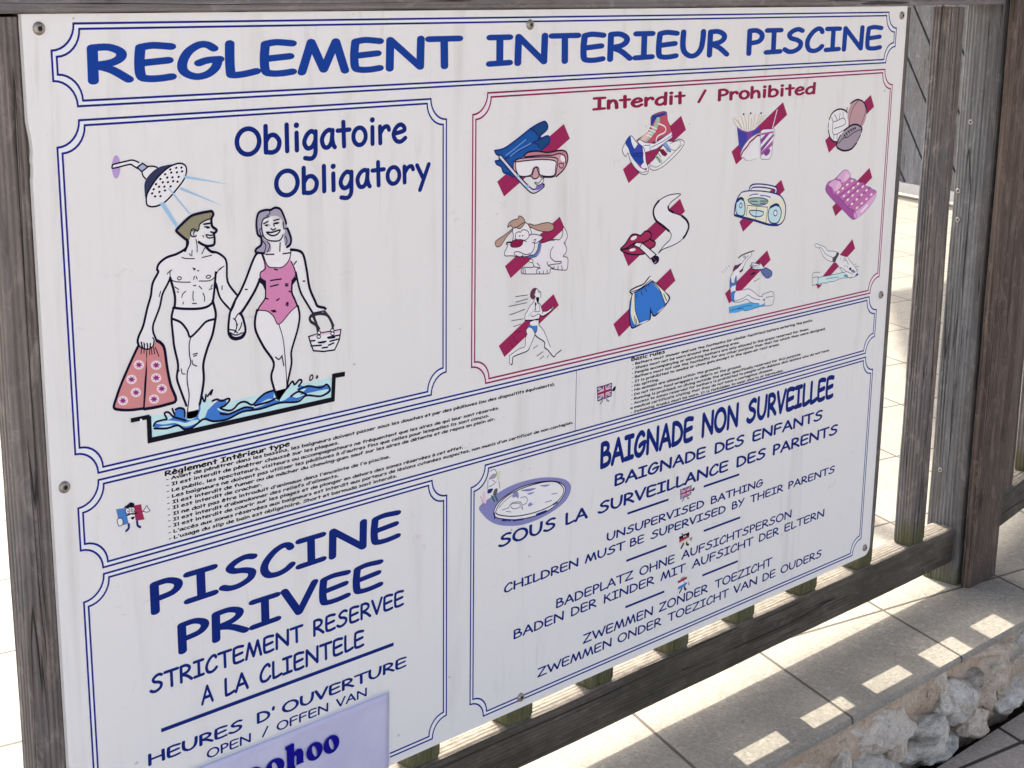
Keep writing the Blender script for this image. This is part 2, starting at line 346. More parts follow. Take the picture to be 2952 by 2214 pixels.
def screw_mesh(r, h):
    bm = bmesh.new(); prof = [(1, 0), (.97, .35), (.82, .72), (.6, .92), (.42, 1.0), (.36, .7)]; rings = []
    for a, b in prof: rings.append([bm.verts.new((r * a * math.cos(t), -h * b, r * a * math.sin(t))) for t in [2 * math.pi * i / 24 for i in range(24)]])
    for p, q in zip(rings, rings[1:]):
        for j in range(24): bm.faces.new((p[j], p[(j + 1) % 24], q[(j + 1) % 24], q[j])).smooth = True
    lobe = [bm.verts.new((r * (.30 if i % 2 else .40) * math.cos(math.pi * i / 6), -h * .985, r * (.30 if i % 2 else .40) * math.sin(math.pi * i / 6))) for i in range(12)]
    f = bm.faces.new(lobe); f.material_index = 1
    bmesh.ops.recalc_face_normals(bm, faces=bm.faces[:-1])
    return bm

ST = -.826
fence = empty('wooden_fence', (0, .02, ZG))
tag(fence, 'grey weathered picket fence that carries the white rules sign', 'fence')
def F(o): o.location = Vector(o.location) - Vector(fence.location); return o
for i in range(-4, 11):
    x = -.051 + .1507 * i; r = random.Random(i + 50)
    mat = W_SLAT
    F(plank('slat', .0455, .030, .83, mat, fence, (x + r.uniform(-.0015, .0015), .0065 + r.uniform(0, .0012), ST + .0005), seed=i + 5, rnd=.0035, chamf=.004, bow=r.uniform(-.002, .002)))
F(plank('bottom_rail', .062, .044, 2.43, W_RAIL, fence, (-.84, .004, ST), ALONG, 77, .007))
F(plank('top_rail', .075, .060, 2.44, W_TOP, fence, (-.84, -.004, .0828), ALONG, 78, .003))
F(plank('added_batten', .060, .022, 1.36, W_POST, fence, (-.055, .038, .030), ALONG, 82, .003))  # hidden batten, added to block light in the gap above the sign
F(plank('post', .09, .062, 1.20, W_POST, fence, (1.592, -.005, ZG), seed=79, rnd=.004))
F(plank('post', .09, .062, 1.20, W_POST, fence, (-.935, -.005, ZG), seed=80, rnd=.004))
F(plank('post_board', .090, .016, 1.20, W_BROWN, fence, (1.5955, -.027, ZG), seed=81, rnd=.003))
for y, z in ((.041, -.17), (.053, -.278), (.05, -.323), (.045, -.735)):
    s = obj('screw', screw_mesh(.0042, .001), [METAL.m, RECESS.m], fence)
    s.location = Vector((1.5915, y - .006, z)) - Vector(fence.location); s.rotation_euler = (0, 0, R(-90))

fence2 = empty('wooden_fence', (1.70, .012, ZG), R(8.8))
tag(fence2, 'brown weathered fence section beyond the double post, turning away to the right', 'fence')
for i in range(9):
    plank('slat', .060, .030, .93, W_SLAT if i else W_BROWN, fence2, (.120 + .150 * i, .012, .099), seed=200 + i, rnd=.0035, chamf=.004)
plank('bottom_rail', .062, .044, 1.5, W_RAIL, fence2, (0.0, .006, .099), ALONG, 177, .007)
plank('top_rail', .075, .060, 1.5, W_TOP, fence2, (0.0, .0, 1.0105), ALONG, 178, .006)
plank('post_board', .024, .05, 1.16, W_BROWN, fence2, (-.012, -.026, .030), seed=180, rnd=.003)
plank('post', .09, .07, 1.2, W_POST, fence2, (1.5, -.005, 0), seed=181)

# ------------------------------------------------------------------ gate far behind
P1, P2 = Vector((6.12, 3.55)), Vector((5.66, 2.22))
dv = P2 - P1; glen = dv.length; gz = math.atan2(dv.y, dv.x)
gate = empty('wooden_gate', (P1.x, P1.y, ZG + .02), gz)
tag(gate, 'grey gate of diagonal boards standing behind the fence', 'gate')
GH = 1.75
bm = bmesh.new(); step = .155; ang = R(52); 
def clip(poly, nrm, d):
    out = []
    for a, b in zip(poly, poly[1:] + poly[:1]):
        da, db = a[0] * nrm[0] + a[1] * nrm[1] - d, b[0] * nrm[0] + b[1] * nrm[1] - d
        if da <= 0: out.append(a)
        if da * db < 0: t = da / (da - db); out.append((a[0] + (b[0] - a[0]) * t, a[1] + (b[1] - a[1]) * t))
    return out
di = (math.cos(ang), -math.sin(ang)); nn = (math.sin(ang), math.cos(ang)); gi = 0
for kk in range(-12, 26):
    o0 = kk * step; gap = .006
    c = (nn[0] * o0, nn[1] * o0)
    q = [(c[0] - di[0] * 6 + nn[0] * gap, c[1] - di[1] * 6 + nn[1] * gap), (c[0] + di[0] * 6 + nn[0] * gap, c[1] + di[1] * 6 + nn[1] * gap),
         (c[0] + di[0] * 6 + nn[0] * (step - gap), c[1] + di[1] * 6 + nn[1] * (step - gap)), (c[0] - di[0] * 6 + nn[0] * (step - gap), c[1] - di[1] * 6 + nn[1] * (step - gap))]
    for nrm, d in (((-1, 0), -.05), ((1, 0), glen - .09), ((0, -1), -.05), ((0, 1), GH - .05)): q = clip(q, nrm, d)
    if len(q) < 3: continue
    f = [bm.verts.new((x, 0, z)) for x, z in q]; b = [bm.verts.new((x, .025, z)) for x, z in q]
    bm.faces.new(f); bm.faces.new(b[::-1])
    for i in range(len(q)): bm.faces.new((f[i], b[i], b[(i + 1) % len(q)], f[(i + 1) % len(q)]))
bmesh.ops.recalc_face_normals(bm, faces=bm.faces)
obj('diagonal_boards', bm, W_GATE, gate)
bm = bmesh.new()
def box(bm, x0, y0, z0, x1, y1, z1):
    v = [bm.verts.new(p) for p in ((x0, y0, z0), (x1, y0, z0), (x1, y1, z0), (x0, y1, z0), (x0, y0, z1), (x1, y0, z1), (x1, y1, z1), (x0, y1, z1))]
    for f in ((0, 3, 2, 1), (4, 5, 6, 7), (0, 1, 5, 4), (1, 2, 6, 5), (2, 3, 7, 6), (3, 0, 4, 7)): bm.faces.new([v[i] for i in f])
box(bm, 0, -.02, -.02, .05, .05, GH); box(bm, glen - .09, -.02, -.02, glen, .05, GH); box(bm, .05, -.02, GH - .05, glen - .09, .05, GH)
box(bm, .05, .027, .05, glen - .09, .033, GH - .05)
obj('frame', bm, W_POST, gate)
k = N('galvanised_strip', .45, .5); k.b.inputs['Metallic'].default_value = .5; k.color((.48, .49, .50, 1))
bm = bmesh.new(); box(bm, .05, -.02, .004, glen - .09, .045, .049); obj('bottom_strip', bm, k.m, gate)

# ------------------------------------------------------------------ sign
sign = empty('information_sign', (0, 0, 0))
tag(sign, 'white swimming pool rules sign with blue lettering and pictograms, screwed to the fence', 'sign')
def mmv(x, v, y): return (x * .001, y, -v * .001)
out = [(-24.3, -6.8), (1325.2, -6.8)]
for a in range(0, 91, 15): out.append((1325.5 - 14 + 14 * math.cos(R(a)), 802.2 - 14 + 14 * math.sin(R(a))))
out += [(-23.6, 803.5), (-23.4, 300), (-23.0, 128), (-22.2, 124), (-21.7, 116), (-22.3, 112), (-21.3, 104), (-21.8, 95), (-23.2, 86), (-24.1, 80)]
bm = bmesh.new()
fr = [bm.verts.new(mmv(x, v, 0)) for x, v in out]; bk = [bm.verts.new(mmv(x, v, .005)) for x, v in out]
bm.faces.new(fr); bm.faces.new(bk[::-1])
for i in range(len(out)): bm.faces.new((fr[i], fr[(i + 1) % len(out)], bk[(i + 1) % len(out)], bk[i]))
bmesh.ops.recalc_face_normals(bm, faces=bm.faces)
obj('board', bm, BOARD, sign)
for x, v in ((-9.2, 4.7), (568.9, 8.9), (1311.4, 5.6), (1307.4, 399.9), (1311.3, 788.7), (568.5, 789.2), (-11.2, 397.9)):
    s = obj('screw', screw_mesh(.0056, .0028), [METAL.m, RECESS.m], sign); s.location = mmv(x, v, 0)
    s.rotation_euler = (0, x, 0)

class Print:
    """flat print on the board: each shape lies a few microns in front of the one before"""
    def __init__(s, y0=-.00008, dy=-.000008): s.bm = bmesh.new(); s.y = y0; s.dy = dy; s.mats = []; s.idx = {}
    def mi(s, key):
        if key not in s.idx: s.idx[key] = len(s.mats); s.mats.append(ink(key))
        return s.idx[key]
    def face(s, vs, mi):
        try: f = s.bm.faces.new(vs); f.material_index = mi
        except ValueError: pass
    def fill(s, key, pts):
        mi = s.mi(key); s.y += s.dy
        tri = tessellate_polygon([[Vector((p[0], -p[1], 0)) for p in pts]])
        vs = [s.bm.verts.new(mmv(p[0], p[1], s.y)) for p in pts]
        for t in tri:
            a, b, c = (pts[i] for i in t)
            if (b[0] - a[0]) * (c[1] - a[1]) - (b[1] - a[1]) * (c[0] - a[0]) > 0: t = (t[0], t[2], t[1])
            s.face([vs[i] for i in t], mi)
    def ribbon(s, key, w, pts, closed=False, caps=3, fm=None):
        """stroke of width w; fm maps stroke-space points to the board"""
        mi = s.mi(key); s.y += s.dy; fm = fm or (lambda p: p)
        q = [pts[0]]
        for p in pts[1:]:
            if math.hypot(p[0] - q[-1][0], p[1] - q[-1][1]) > w * .02 + 1e-6: q.append(p)
        if closed and len(q) > 2 and math.hypot(q[0][0] - q[-1][0], q[0][1] - q[-1][1]) < w * .05: q.pop()
        n = len(q); h = w / 2
        V = lambda p, i=0: s.bm.verts.new(mmv(*fm(p), s.y - i * 2.5e-7))
        if n == 1:
            c = V(q[0]); ring = [V((q[0][0] + h * math.cos(t), q[0][1] + h * math.sin(t))) for t in [2 * math.pi * i / 10 for i in range(10)]]
            for i in range(10): s.face((c, ring[i], ring[(i + 1) % 10]), mi)
            return
        def d(a, b):
            l = math.hypot(b[0] - a[0], b[1] - a[1]); return ((b[0] - a[0]) / l, (b[1] - a[1]) / l)
        dirs = [d(q[i], q[(i + 1) % n]) for i in range(n if closed else n - 1)]
        Ls, Rs = [], []
        for i in range(n):
            a = dirs[i - 1] if (closed or i > 0) else dirs[0]; b = dirs[i] if i < len(dirs) else dirs[-1]
            nx, ny = -(a[1] + b[1]), a[0] + b[0]; l = math.hypot(nx, ny)
            if l < .3: nx, ny, l = -b[1], b[0], 1.0
            nx /= l; ny /= l; k_ = h / max(.42, nx * -b[1] + ny * b[0])
            Ls.append(V((q[i][0] + nx * k_, q[i][1] + ny * k_), i)); Rs.append(V((q[i][0] - nx * k_, q[i][1] - ny * k_), i))
        for i in range(n if closed else n - 1):
            j = (i + 1) % n; s.face((Ls[i], Ls[j], Rs[j], Rs[i]), mi)
        if not closed and caps:
            for e, dd, sg in ((0, dirs[0], -1), (n - 1, dirs[-1], 1)):
                base = math.atan2(dd[1] * sg, dd[0] * sg)
                arc = [V((q[e][0] + h * math.cos(base + math.pi * (t / (caps + 1) - .5)), q[e][1] + h * math.sin(base + math.pi * (t / (caps + 1) - .5))), e) for t in range(1, caps + 1)]
                first, last = (Rs[e], Ls[e]) if sg > 0 else (Ls[e], Rs[e])
                s.face([first] + arc + [last], mi)
    def stroke(s, key, w, pts, caps=3, fm=None):
        """ribbon split at sharp corners so every corner is round"""
        run = [pts[0]]
        for i in range(1, len(pts)):
            run.append(pts[i])
            if i < len(pts) - 1:
                a = (pts[i][0] - pts[i - 1][0], pts[i][1] - pts[i - 1][1]); b = (pts[i + 1][0] - pts[i][0], pts[i + 1][1] - pts[i][1])
                la, lb = math.hypot(*a), math.hypot(*b)
                if la * lb > 0 and (a[0] * b[0] + a[1] * b[1]) / (la * lb) < .62: s.ribbon(key, w, run, False, caps, fm); run = [pts[i]]
        s.ribbon(key, w, run, False, caps, fm)
    def done(s, name, parent, label=None):
        o = obj(name, s.bm, s.mats, parent)
        if label: o['label'] = label
        return o
def smooth(pts, closed=False, sub=4):
    n = len(pts)
    if n < 3: return pts
    o = []
    for i in range(n if closed else n - 1):
        p0 = pts[i - 1] if (closed or i > 0) else pts[0]; p1 = pts[i]; p2 = pts[(i + 1) % n]
        p3 = pts[(i + 2) % n] if (closed or i + 2 < n) else p2
        for t in range(sub):
            t /= sub
            o.append(tuple(.5 * (2 * p1[k] + (p2[k] - p0[k]) * t + (2 * p0[k] - 5 * p1[k] + 4 * p2[k] - p3[k]) * t * t + (3 * p1[k] - p0[k] - 3 * p2[k] + p3[k]) * t ** 3) for k in (0, 1)))
    if not closed: o.append(pts[-1])
    return o

# double-line frames with scooped corners
def frame_path(x0, y0, x1, y1, r, g):
    pts = []; a = x0 + g, y0 + g, x1 - g, y1 - g; rr = r + g * .15
    for cx, cy, s0 in ((a[0], a[1], 90), (a[2], a[1], 180), (a[2], a[3], 270), (a[0], a[3], 0)):
        for i in range(9):
            t = R(s0 - 90 * i / 8); pts.append((cx + rr * math.cos(t), cy + rr * math.sin(t)))
    return pts
for x0, y0, x1, y1, key, fillkey, lab in ((.3, .3, 1301, 70, 'border', 'blueline', 'blue double line round the title'), (.5, 80, 447.8, 393, 'border', 'blueline', 'blue double line round the obligatory panel'),
        (484, 77.4, 1300.5, 394.3, 'crimt', 'pinkline', 'crimson double line round the prohibited panel'), (.2, 398, 1299.5, 482.6, 'border', 'blueline', 'blue double line round the small printed rules'),
        (.4, 487.2, 448.8, 794, 'border', 'blueline', 'blue double line round the private pool panel'), (484.4, 487, 1300.5, 793.5, 'border', 'blueline', 'blue double line round the bathing notice')):
    p = Print(-.00004)
    p.ribbon(fillkey, 4.7, frame_path(x0, y0, x1, y1, 21.5, 3.1), True)
    for g in (.85, 5.3): p.ribbon(key, 1.9, frame_path(x0, y0, x1, y1, 21.5, g), True)
    if y0 == 398: p.ribbon(key, .8, [(655, 404), (655, 477.5)], False, 0)
    p.done('border', sign, lab)

DRAWINGS = [
["shower_drawing","shower head with blue water jets",0,[
["lilacfade",0,1,"60.8 122.8 59.6 128.7 57.3 132.2 54.7 132 52.8 128.2 52.3 122.2 53.5 116.4 55.8 112.9 58.4 113.1 60.3 116.9"],
["w",0,1,"53.1 120.7 52.9 123.8 70.3 121.5 77.3 125.1 81.3 128.5 84.6 135 87.7 134.2 99.1 125.7 94.3 124.8 87.6 124.3 79.3 120 71.7 117.9 69.3 118.1"],
["k",1.0,1,"79.3 120.3 75.2 118.5 71.7 117.8 68.1 118.2 54.3 120.1 52.9 121.4 53.6 123.5 69.7 121.4 73.2 122.7 77.3 125.3"],
["steel",0,0,"77.3 124.6 82.9 121.3 88.2 124.9 81.9 128.6"],
["k",1.01,2,"77.3 124.6 82.9 121.3 88.2 124.9 81.9 128.6"],
["k",1.01,1,"81.9 128.6 82.9 132.3 85.4 135.1"],
["k",1.02,1,"87.9 124.6 93.1 124.6 97.9 126.1"],
["slate",0,1,"84.4 138.2 89 132.2 97.9 126.6 107.8 124.7 116.6 125 107.6 129.5 94.7 140 88.1 150 84.8 155 83.7 145.4"],
["w",0,1,"85.1 156.1 85.7 149.8 90.3 142.8 98.7 134 110.2 126.5 120.4 124.1 126.6 126.1 128.2 131 125.4 138.3 116.7 147.2 106.3 155.9 98.7 159.4 91.2 160.3 86.4 158.8"],
["k",1.14,3,"85.1 156.1 85.7 149.8 90.3 142.8 98.7 134 110.2 126.5 120.4 124.1 126.6 126.1 128.2 131 125.4 138.3 116.7 147.2 106.3 155.9 98.7 159.4 91.2 160.3 86.4 158.8"],
["k",0,1,"112.1 128.1 112.3 129.1 111.3 129.9 110.1 129.6 110 128.6 111 127.9"],
["k",0,1,"118.4 127.1 118.6 128.1 117.6 128.9 116.4 128.6 116.3 127.6 117.3 126.9"],
["k",0,1,"124 127.3 124.1 128.3 123.1 129.1 121.9 128.8 121.8 127.8 122.8 127.1"],
["k",0,1,"106.6 131.9 106.7 132.9 105.7 133.7 104.6 133.4 104.4 132.4 105.4 131.7"],
["k",0,1,"113 130.9 113.1 132 112.1 132.7 111 132.4 110.8 131.4 111.8 130.7"],
["k",0,1,"119 131.2 119.1 132.2 118.1 133 117 132.7 116.8 131.7 117.8 130.9"],
["k",0,1,"124.4 130.8 124.6 131.8 123.6 132.5 122.4 132.3 122.2 131.2 123.3 130.5"],
["k",0,1,"101.5 135.8 101.6 136.8 100.6 137.5 99.5 137.2 99.3 136.2 100.3 135.5"],
["k",0,1,"108.6 135 108.7 136.1 107.7 136.8 106.5 136.5 106.4 135.5 107.4 134.8"],
["k",0,1,"114 135.3 114.2 136.3 113.2 137 112 136.8 111.9 135.8 112.9 135"],
["k",0,1,"120.6 135.4 120.7 136.4 119.7 137.1 118.5 136.9 118.4 135.8 119.4 135.1"],
["k",0,1,"96.7 139.9 96.8 140.9 95.8 141.7 94.7 141.4 94.5 140.4 95.5 139.6"],
["k",0,1,"103.8 138.9 103.9 139.9 102.9 140.7 101.8 140.4 101.6 139.4 102.6 138.6"],
["k",0,1,"109.1 139.1 109.3 140.1 108.2 140.9 107.1 140.6 106.9 139.6 107.9 138.9"],
["k",0,1,"114.6 138.7 114.8 139.7 113.8 140.5 112.6 140.2 112.4 139.2 113.5 138.4"],
["k",0,1,"119.2 139.5 119.4 140.5 118.4 141.3 117.2 141 117 140 118.1 139.2"],
["k",0,1,"94 144.2 94.1 145.2 93.1 146 92 145.7 91.9 144.7 92.9 144"],
["k",0,1,"99.6 142.5 99.8 143.5 98.8 144.2 97.6 144 97.5 143 98.5 142.2"],
["k",0,1,"105.2 142.8 105.3 143.8 104.3 144.6 103.2 144.3 103 143.3 104 142.6"],
["k",0,1,"111.7 143.1 111.8 144.2 110.8 144.9 109.6 144.6 109.5 143.6 110.5 142.9"],
["k",0,1,"92.2 147.7 92.4 148.7 91.4 149.4 90.2 149.1 90.1 148.1 91.1 147.4"],
["k",0,1,"99.8 147 99.9 148 98.9 148.8 97.8 148.5 97.6 147.5 98.6 146.8"],
["k",0,1,"105.6 146.3 105.8 147.3 104.8 148 103.6 147.7 103.5 146.7 104.5 146"],
["k",0,1,"95.1 150.7 95.3 151.7 94.3 152.4 93.2 152.1 93 151.1 94 150.4"],
["k",0,1,"100.7 150.9 100.8 151.9 99.8 152.7 98.7 152.4 98.5 151.4 99.5 150.7"],
["jet",0,0,"124.3 135 125.8 137.7 175.6 147.7"],
["jet",0,0,"121.6 145.4 119.9 147.4 167.5 167"],
["jet",0,0,"107.8 145.4 109.3 145.1 130.9 170.5 129 170.3"],
["jet",0,0,"98.2 157.5 103.1 157.3 116.5 178.3 114.5 181.3"]]],
["man_drawing","man in white swimming briefs looking at the woman",0,[
["skin",0,1,"126 194.6 124 200.8 114.6 205.1 103.7 207.1 95.3 211.8 93 216.6 94 219.5 87.8 228.7 85.3 239.8 81 250.7 76.1 265.7 71.1 274.3 69.4 279.1 70.7 282.9 75 287.2 83.2 287.7 89.3 280.7 85.9 273.7 86.7 267.3 88.6 261.8 94.1 251 97.5 240 102.5 232 106.1 226.7 109 235.7 110.6 244.6 109.8 253.2 107.4 258.7 105.5 265.7 106.8 280.4 107.7 290.8 110.6 307.5 109.2 319.1 111.3 328.4 118.1 347.6 118.4 359.7 128.8 360.1 131.7 354.6 135.1 343.1 138.3 325.6 137.9 312 143.8 296.5 149.5 285.4 153.7 268.1 153.6 259.2 151.1 254.4 153 244.3 155.8 238.1 160.6 251.2 169.8 263.7 178.1 255.1 178.3 251.4 169 239 167.9 221.1 166.4 215.1 157.9 209 151.1 206.7 146.1 201.1 153.1 199 157.1 187.8 154 177.3 138.6 178.7 129.8 186.4"],
["white",0,1,"108.4 254.4 121.5 256.5 135.1 258.1 151.6 255.2 153.7 268.1 152.7 270.7 143.1 271.8 134.1 278.6 125.3 283.2 122.2 276.9 115.8 268.6 106.3 263.6 107.4 258.7"],
["k",1.53,1,"125.7 194.6 124.4 200.9 114.6 205.1 103.7 207.1 95.6 211.5 93 216.6 94 219.5 87.8 228.7 85.3 239.8 81 250.7 76.1 265.7 71.1 274.3 69.6 279.1 70.6 283.6"],
["k",1.38,1,"106.2 226.7 102.8 232.1 97.5 240 94.1 251 88.6 261.8 86.2 267.2 86.1 273 88.5 279.8 89.2 281.8"],
["k",1.7,1,"106.3 226 109 235.7 110.6 244.6 109.8 252.5 108.2 254.4"],
["k",1.58,1,"108.3 253.7 118.1 256.1 135 258.4 145.4 257.8 151.1 254.7"],
["k",1.57,1,"108.2 255.1 106 263.5 106.8 280.4 107.7 290.8 110.9 307.6 109 319.1 111.6 329.2 118.1 347.6"],
["k",1.43,1,"106.3 263.6 115.8 268.6 122.2 276.9 125.3 283.5 134.2 278.3 143.1 271.8 152.7 270.7"],
["k",1.77,1,"151.2 253 154.2 265.2 152.8 273.9 149.5 285.4 143.8 296.5 138.4 311.3 138.3 325.6 135.3 340.1 132.8 348.8"],
["k",0.8,1,"125.7 284 123.7 290.4 123.7 300.7 124.5 308.3 120.8 315.1 120 325.4 121.5 337.7 119.7 349.4 118.1 359.6"],
["k",1.44,1,"146.1 201.8 151.1 206.7 158.3 209 166.1 214.7 168.3 221.2 168.7 237.5 178.3 250.9"],
["k",1.6,1,"155.8 227 153.3 244.4 151.5 253.7"],
["k",0,1,"153.6 236.3 156.7 237.4 160.6 251.2 169.9 262.2 169.8 264.7 159.6 253.3 155.6 243.2"],
["k",0.62,1,"106.4 219.6 106.9 226.8 112.6 230.4 127.6 232.7"],
["k",0.64,1,"137.2 232.8 148.2 233.9 154.4 231.3 159 225.2 165.2 222.3"],
["k",0.62,3,"118.1 227.9 117.6 228.7 116.6 229.1 115.4 229 114.4 228.3 114.1 227.4 114.5 226.6 115.5 226.2 116.7 226.4 117.7 227"],
["k",0.64,3,"150.1 230 149.7 230.8 148.5 231.3 146.9 231.4 145.5 230.9 144.9 230.2 145.3 229.4 146.5 228.9 148.1 228.8 149.4 229.3"],
["k",0.62,1,"119.5 208.9 123.6 210.4 132.9 211.6"],
["k",0.63,1,"141.4 211.5 151.8 210.6"],
["k",0.63,1,"130.8 220.1 133.3 220.9"],
["k",0.63,1,"131.6 221.6 133.2 221.8"],
["k",0.63,1,"135.7 223.1 137.4 223.3"],
["k",0.62,1,"110.7 234.8 114.7 237.9"],
["k",0.62,1,"113 239.8 114.6 240.1"],
["k",0.63,1,"130.3 241.4 129.7 247.1 130.3 250.1"],
["k",0.62,1,"122.2 240.3 118.7 242.8 117.7 245.5"],
["k",0.64,1,"140.8 244.5 142.4 248.8 141.9 252.4"],
["k",0.63,1,"119.2 250.1 118.6 251.8"],
["k",0.63,1,"128.8 252.6 133.2 253.2"],
["k",0.63,1,"130.6 236.2 133.4 236.5"],
["k",0.63,1,"136.8 237.4 139.6 240.4"],
["k",0.64,1,"151.5 238.2 149.7 240.2"],
["k",0.64,1,"147.8 242.2 151 241.4"],
["k",0.63,1,"135.3 194.2 136.3 200 136 205.8"],
["k",0.63,1,"144.3 203.1 141 208.1"],
["k",0.62,1,"130.7 203.7 130.1 208.7"],
["k",0.62,1,"127.5 206.3 128.8 208.1"],
["k",0.64,1,"127.5 300.2 132.3 299.9"],
["k",0.64,1,"127.9 302.2 131.4 301.5"],
["k",0.64,1,"126 305.6 126.7 309.4 130.9 312"],
["k",0.63,1,"113.8 311.7 114.8 316.3 117.8 317.3"],
["k",0.61,1,"95.6 236.9 93.7 241.6"],
["k",0.64,1,"162.2 240.3 161.7 244"],
["k",0.63,1,"132.1 227.8 131.1 230.6"],
["k",0.63,1,"133.8 228 134.9 230.6"],
["k",0.61,1,"108.1 219.1 104.7 220.8 103.3 222.1"],
["k",0.64,1,"159 225.2 161.7 224.1"],
["k",0.63,1,"109.7 308.8 111.7 313.6"],
["k",0.92,1,"72.9 280.4 73.6 283.3 74.3 285.6"],
["k",0.61,1,"75.6 281.2 75.9 286.1"],
["k",0.61,1,"78.9 282 79.1 287.5"],
["k",0.61,1,"82.3 282.8 81.6 286.7"],
["k",0.77,1,"85 277.9 86.5 281 85.3 285.2"],
["hair",0,1,"115.2 183.9 120.3 179.2 130.8 172.9 141.2 170.9 149.6 170.1 154.4 170.8 155.1 173.9 152.4 176.7 148 177.4 143.4 179.5 139.7 180.9 137.3 185.8 131.8 184.7 129.8 187.8 128.6 192.5 126.2 194.1 122.3 191.3 118.6 187.9"],
["k",1.66,1,"126 193.9 122.3 191.3 115.4 185.2 115.3 183 121.6 178.2 130.8 172.4 141.2 170.6 149.6 170.1 153.5 170.2 155.1 173.3 152.9 176.7 153 182.5 154.2 184.8 158.1 187.9 156.2 190.2 154.7 190.3"],
["k",1.56,1,"154.7 190.3 155.5 194.8 155 200.5 151.6 201.7 146.3 201.3 141.2 199 138.1 196.8"],
["k",1.41,1,"126.4 193.9 126.5 197.2 123 203.4"],
["k",0.83,1,"152.6 176.7 148 177.4 143.4 178.8 139.7 181.1 138.6 185.4 136.6 186.8"],
["k",0.83,1,"136.6 186.3 132.2 184.2 129.9 186.7 130 190 133.2 191.4 135.8 190.8"],
["k",0.59,1,"131.5 185.8 134.7 186.6 132.7 188.1 133.2 189.7"],
["k",1.07,1,"144.3 181.1 151.1 181"],
["k",0,1,"151 185.1 149.9 185.7 147.5 185.5 145.2 184.6 144.4 183.6 145.5 183 148 183.2 150.2 184"],
["w",0,1,"146.9 184.7 146.4 185 145.5 184.9 145.1 184.5 145.6 184.2 146.5 184.3"],
["w",0,1,"146.5 191.1 151.3 192.2 154.6 192 153.8 194.1 148.6 194.1"],
["k",0.84,3,"146.5 191.1 151.3 192.2 154.6 192 153.8 194.1 148.6 194.1"],
["k",0.6,1,"142.9 191.3 143.4 193"],
["k",0.96,1,"151.4 188.9 154 189.7"],
["k",1.44,1,"145.3 202 150.7 207 155.2 208.3"]]],
["towel_drawing","pink towel with purple star discs",0,[
["towel",0,1,"69.4 284.1 73.4 286.9 83.2 287.7 89.3 281 93.6 284.3 97.1 290.6 99.1 308.5 102.1 325.3 107 340.3 88.6 342.9 74 342.7 72.1 341.3 55.8 340.5 42 335.3 44.5 328.3 50.8 314.9 61.5 296.6"],
["disc",0,1,"75 301.7 74.2 303.7 72.2 305 69.5 305.1 66.8 304.1 65 302.2 64.4 299.9 65.2 297.9 67.2 296.6 69.9 296.5 72.6 297.5 74.4 299.4"],
["purple",0,0,"67.3 303.3 68 301.4 65.3 300.6 67.8 300 66.6 298 69 299.2 70.2 297.5 70.7 299.6 73.4 299.5 71.7 300.8 73.9 302.5 71.1 302 71.1 304.2 69.4 302.3"],
["disc",0,1,"93.1 304.9 92.2 307 90.1 308.2 87.4 308.4 84.7 307.3 82.8 305.4 82.2 303.1 83 301.1 85.1 299.8 87.8 299.7 90.5 300.7 92.4 302.6"],
["purple",0,0,"90.2 301.5 89.5 303.4 92.1 304.3 89.6 304.9 90.6 307 88.2 305.6 86.9 307.3 86.4 305.1 83.7 305.1 85.5 303.8 83.4 302.2 86.2 302.6 86.3 300.6 87.9 302.5"],
["disc",0,1,"66.7 313.8 65.9 315.8 63.9 317.1 61.2 317.2 58.6 316.1 56.7 314.2 56.1 312 56.9 309.9 59 308.7 61.6 308.6 64.3 309.6 66.1 311.5"],
["purple",0,0,"64.1 310.6 63.2 312.4 65.8 313.5 63.3 313.8 64.2 315.9 61.8 314.4 60.4 316 60.1 313.9 57.5 313.8 59.3 312.5 57.5 310.9 60.2 311.5 60.5 309.4 61.8 311.3"],
["disc",0,1,"92.5 316.7 91.6 318.8 89.5 320 86.8 320.1 84.1 319.1 82.2 317.2 81.6 314.9 82.4 312.8 84.5 311.5 87.2 311.4 89.9 312.5 91.8 314.4"],
["purple",0,0,"89.6 313.3 88.9 315.2 91.5 316.1 89 316.7 90 318.8 87.6 317.3 86.3 319 85.8 316.9 83.1 316.9 84.9 315.6 82.8 313.9 85.6 314.4 85.7 312.3 87.3 314.2"],
["disc",0,1,"70.6 326.5 69.8 328.6 67.7 329.8 65 329.9 62.4 328.9 60.5 326.9 59.9 324.7 60.8 322.6 62.8 321.4 65.5 321.3 68.1 322.3 70 324.3"],
["purple",0,0,"63.5 328.5 63.8 326.4 61 325.9 63.3 325 61.7 323.1 64.4 324.1 65.1 322.2 66.1 324.3 68.6 323.9 67.2 325.5 69.6 326.8 66.8 326.8 67.4 328.9 65.3 327.2"],
["disc",0,1,"97.9 327.8 97.1 329.9 95 331.2 92.2 331.3 89.5 330.2 87.6 328.2 87 325.9 87.8 323.9 89.9 322.6 92.7 322.5 95.4 323.5 97.3 325.5"],
["purple",0,0,"88.4 324.7 91.2 325.5 91.6 323.3 93 325.4 95.4 324.6 94.3 326.5 96.9 327.7 94.2 327.9 95.1 330 92.9 328.4 91.3 330.1 91.1 328 88.4 327.6 90.3 326.5"],
["disc",0,1,"56.8 331.7 56 333.7 54 334.9 51.3 335 48.7 334 46.9 332 46.3 329.8 47.1 327.7 49.1 326.5 51.8 326.4 54.4 327.4 56.2 329.4"],
["purple",0,0,"54.9 333.4 52.4 332.2 51.5 334 50.7 332 48.2 332.4 49.6 330.8 47.3 329.4 50 329.6 49.6 327.3 51.5 329.1 53.5 327.9 53 330 55.7 330.6 53.4 331.3"],
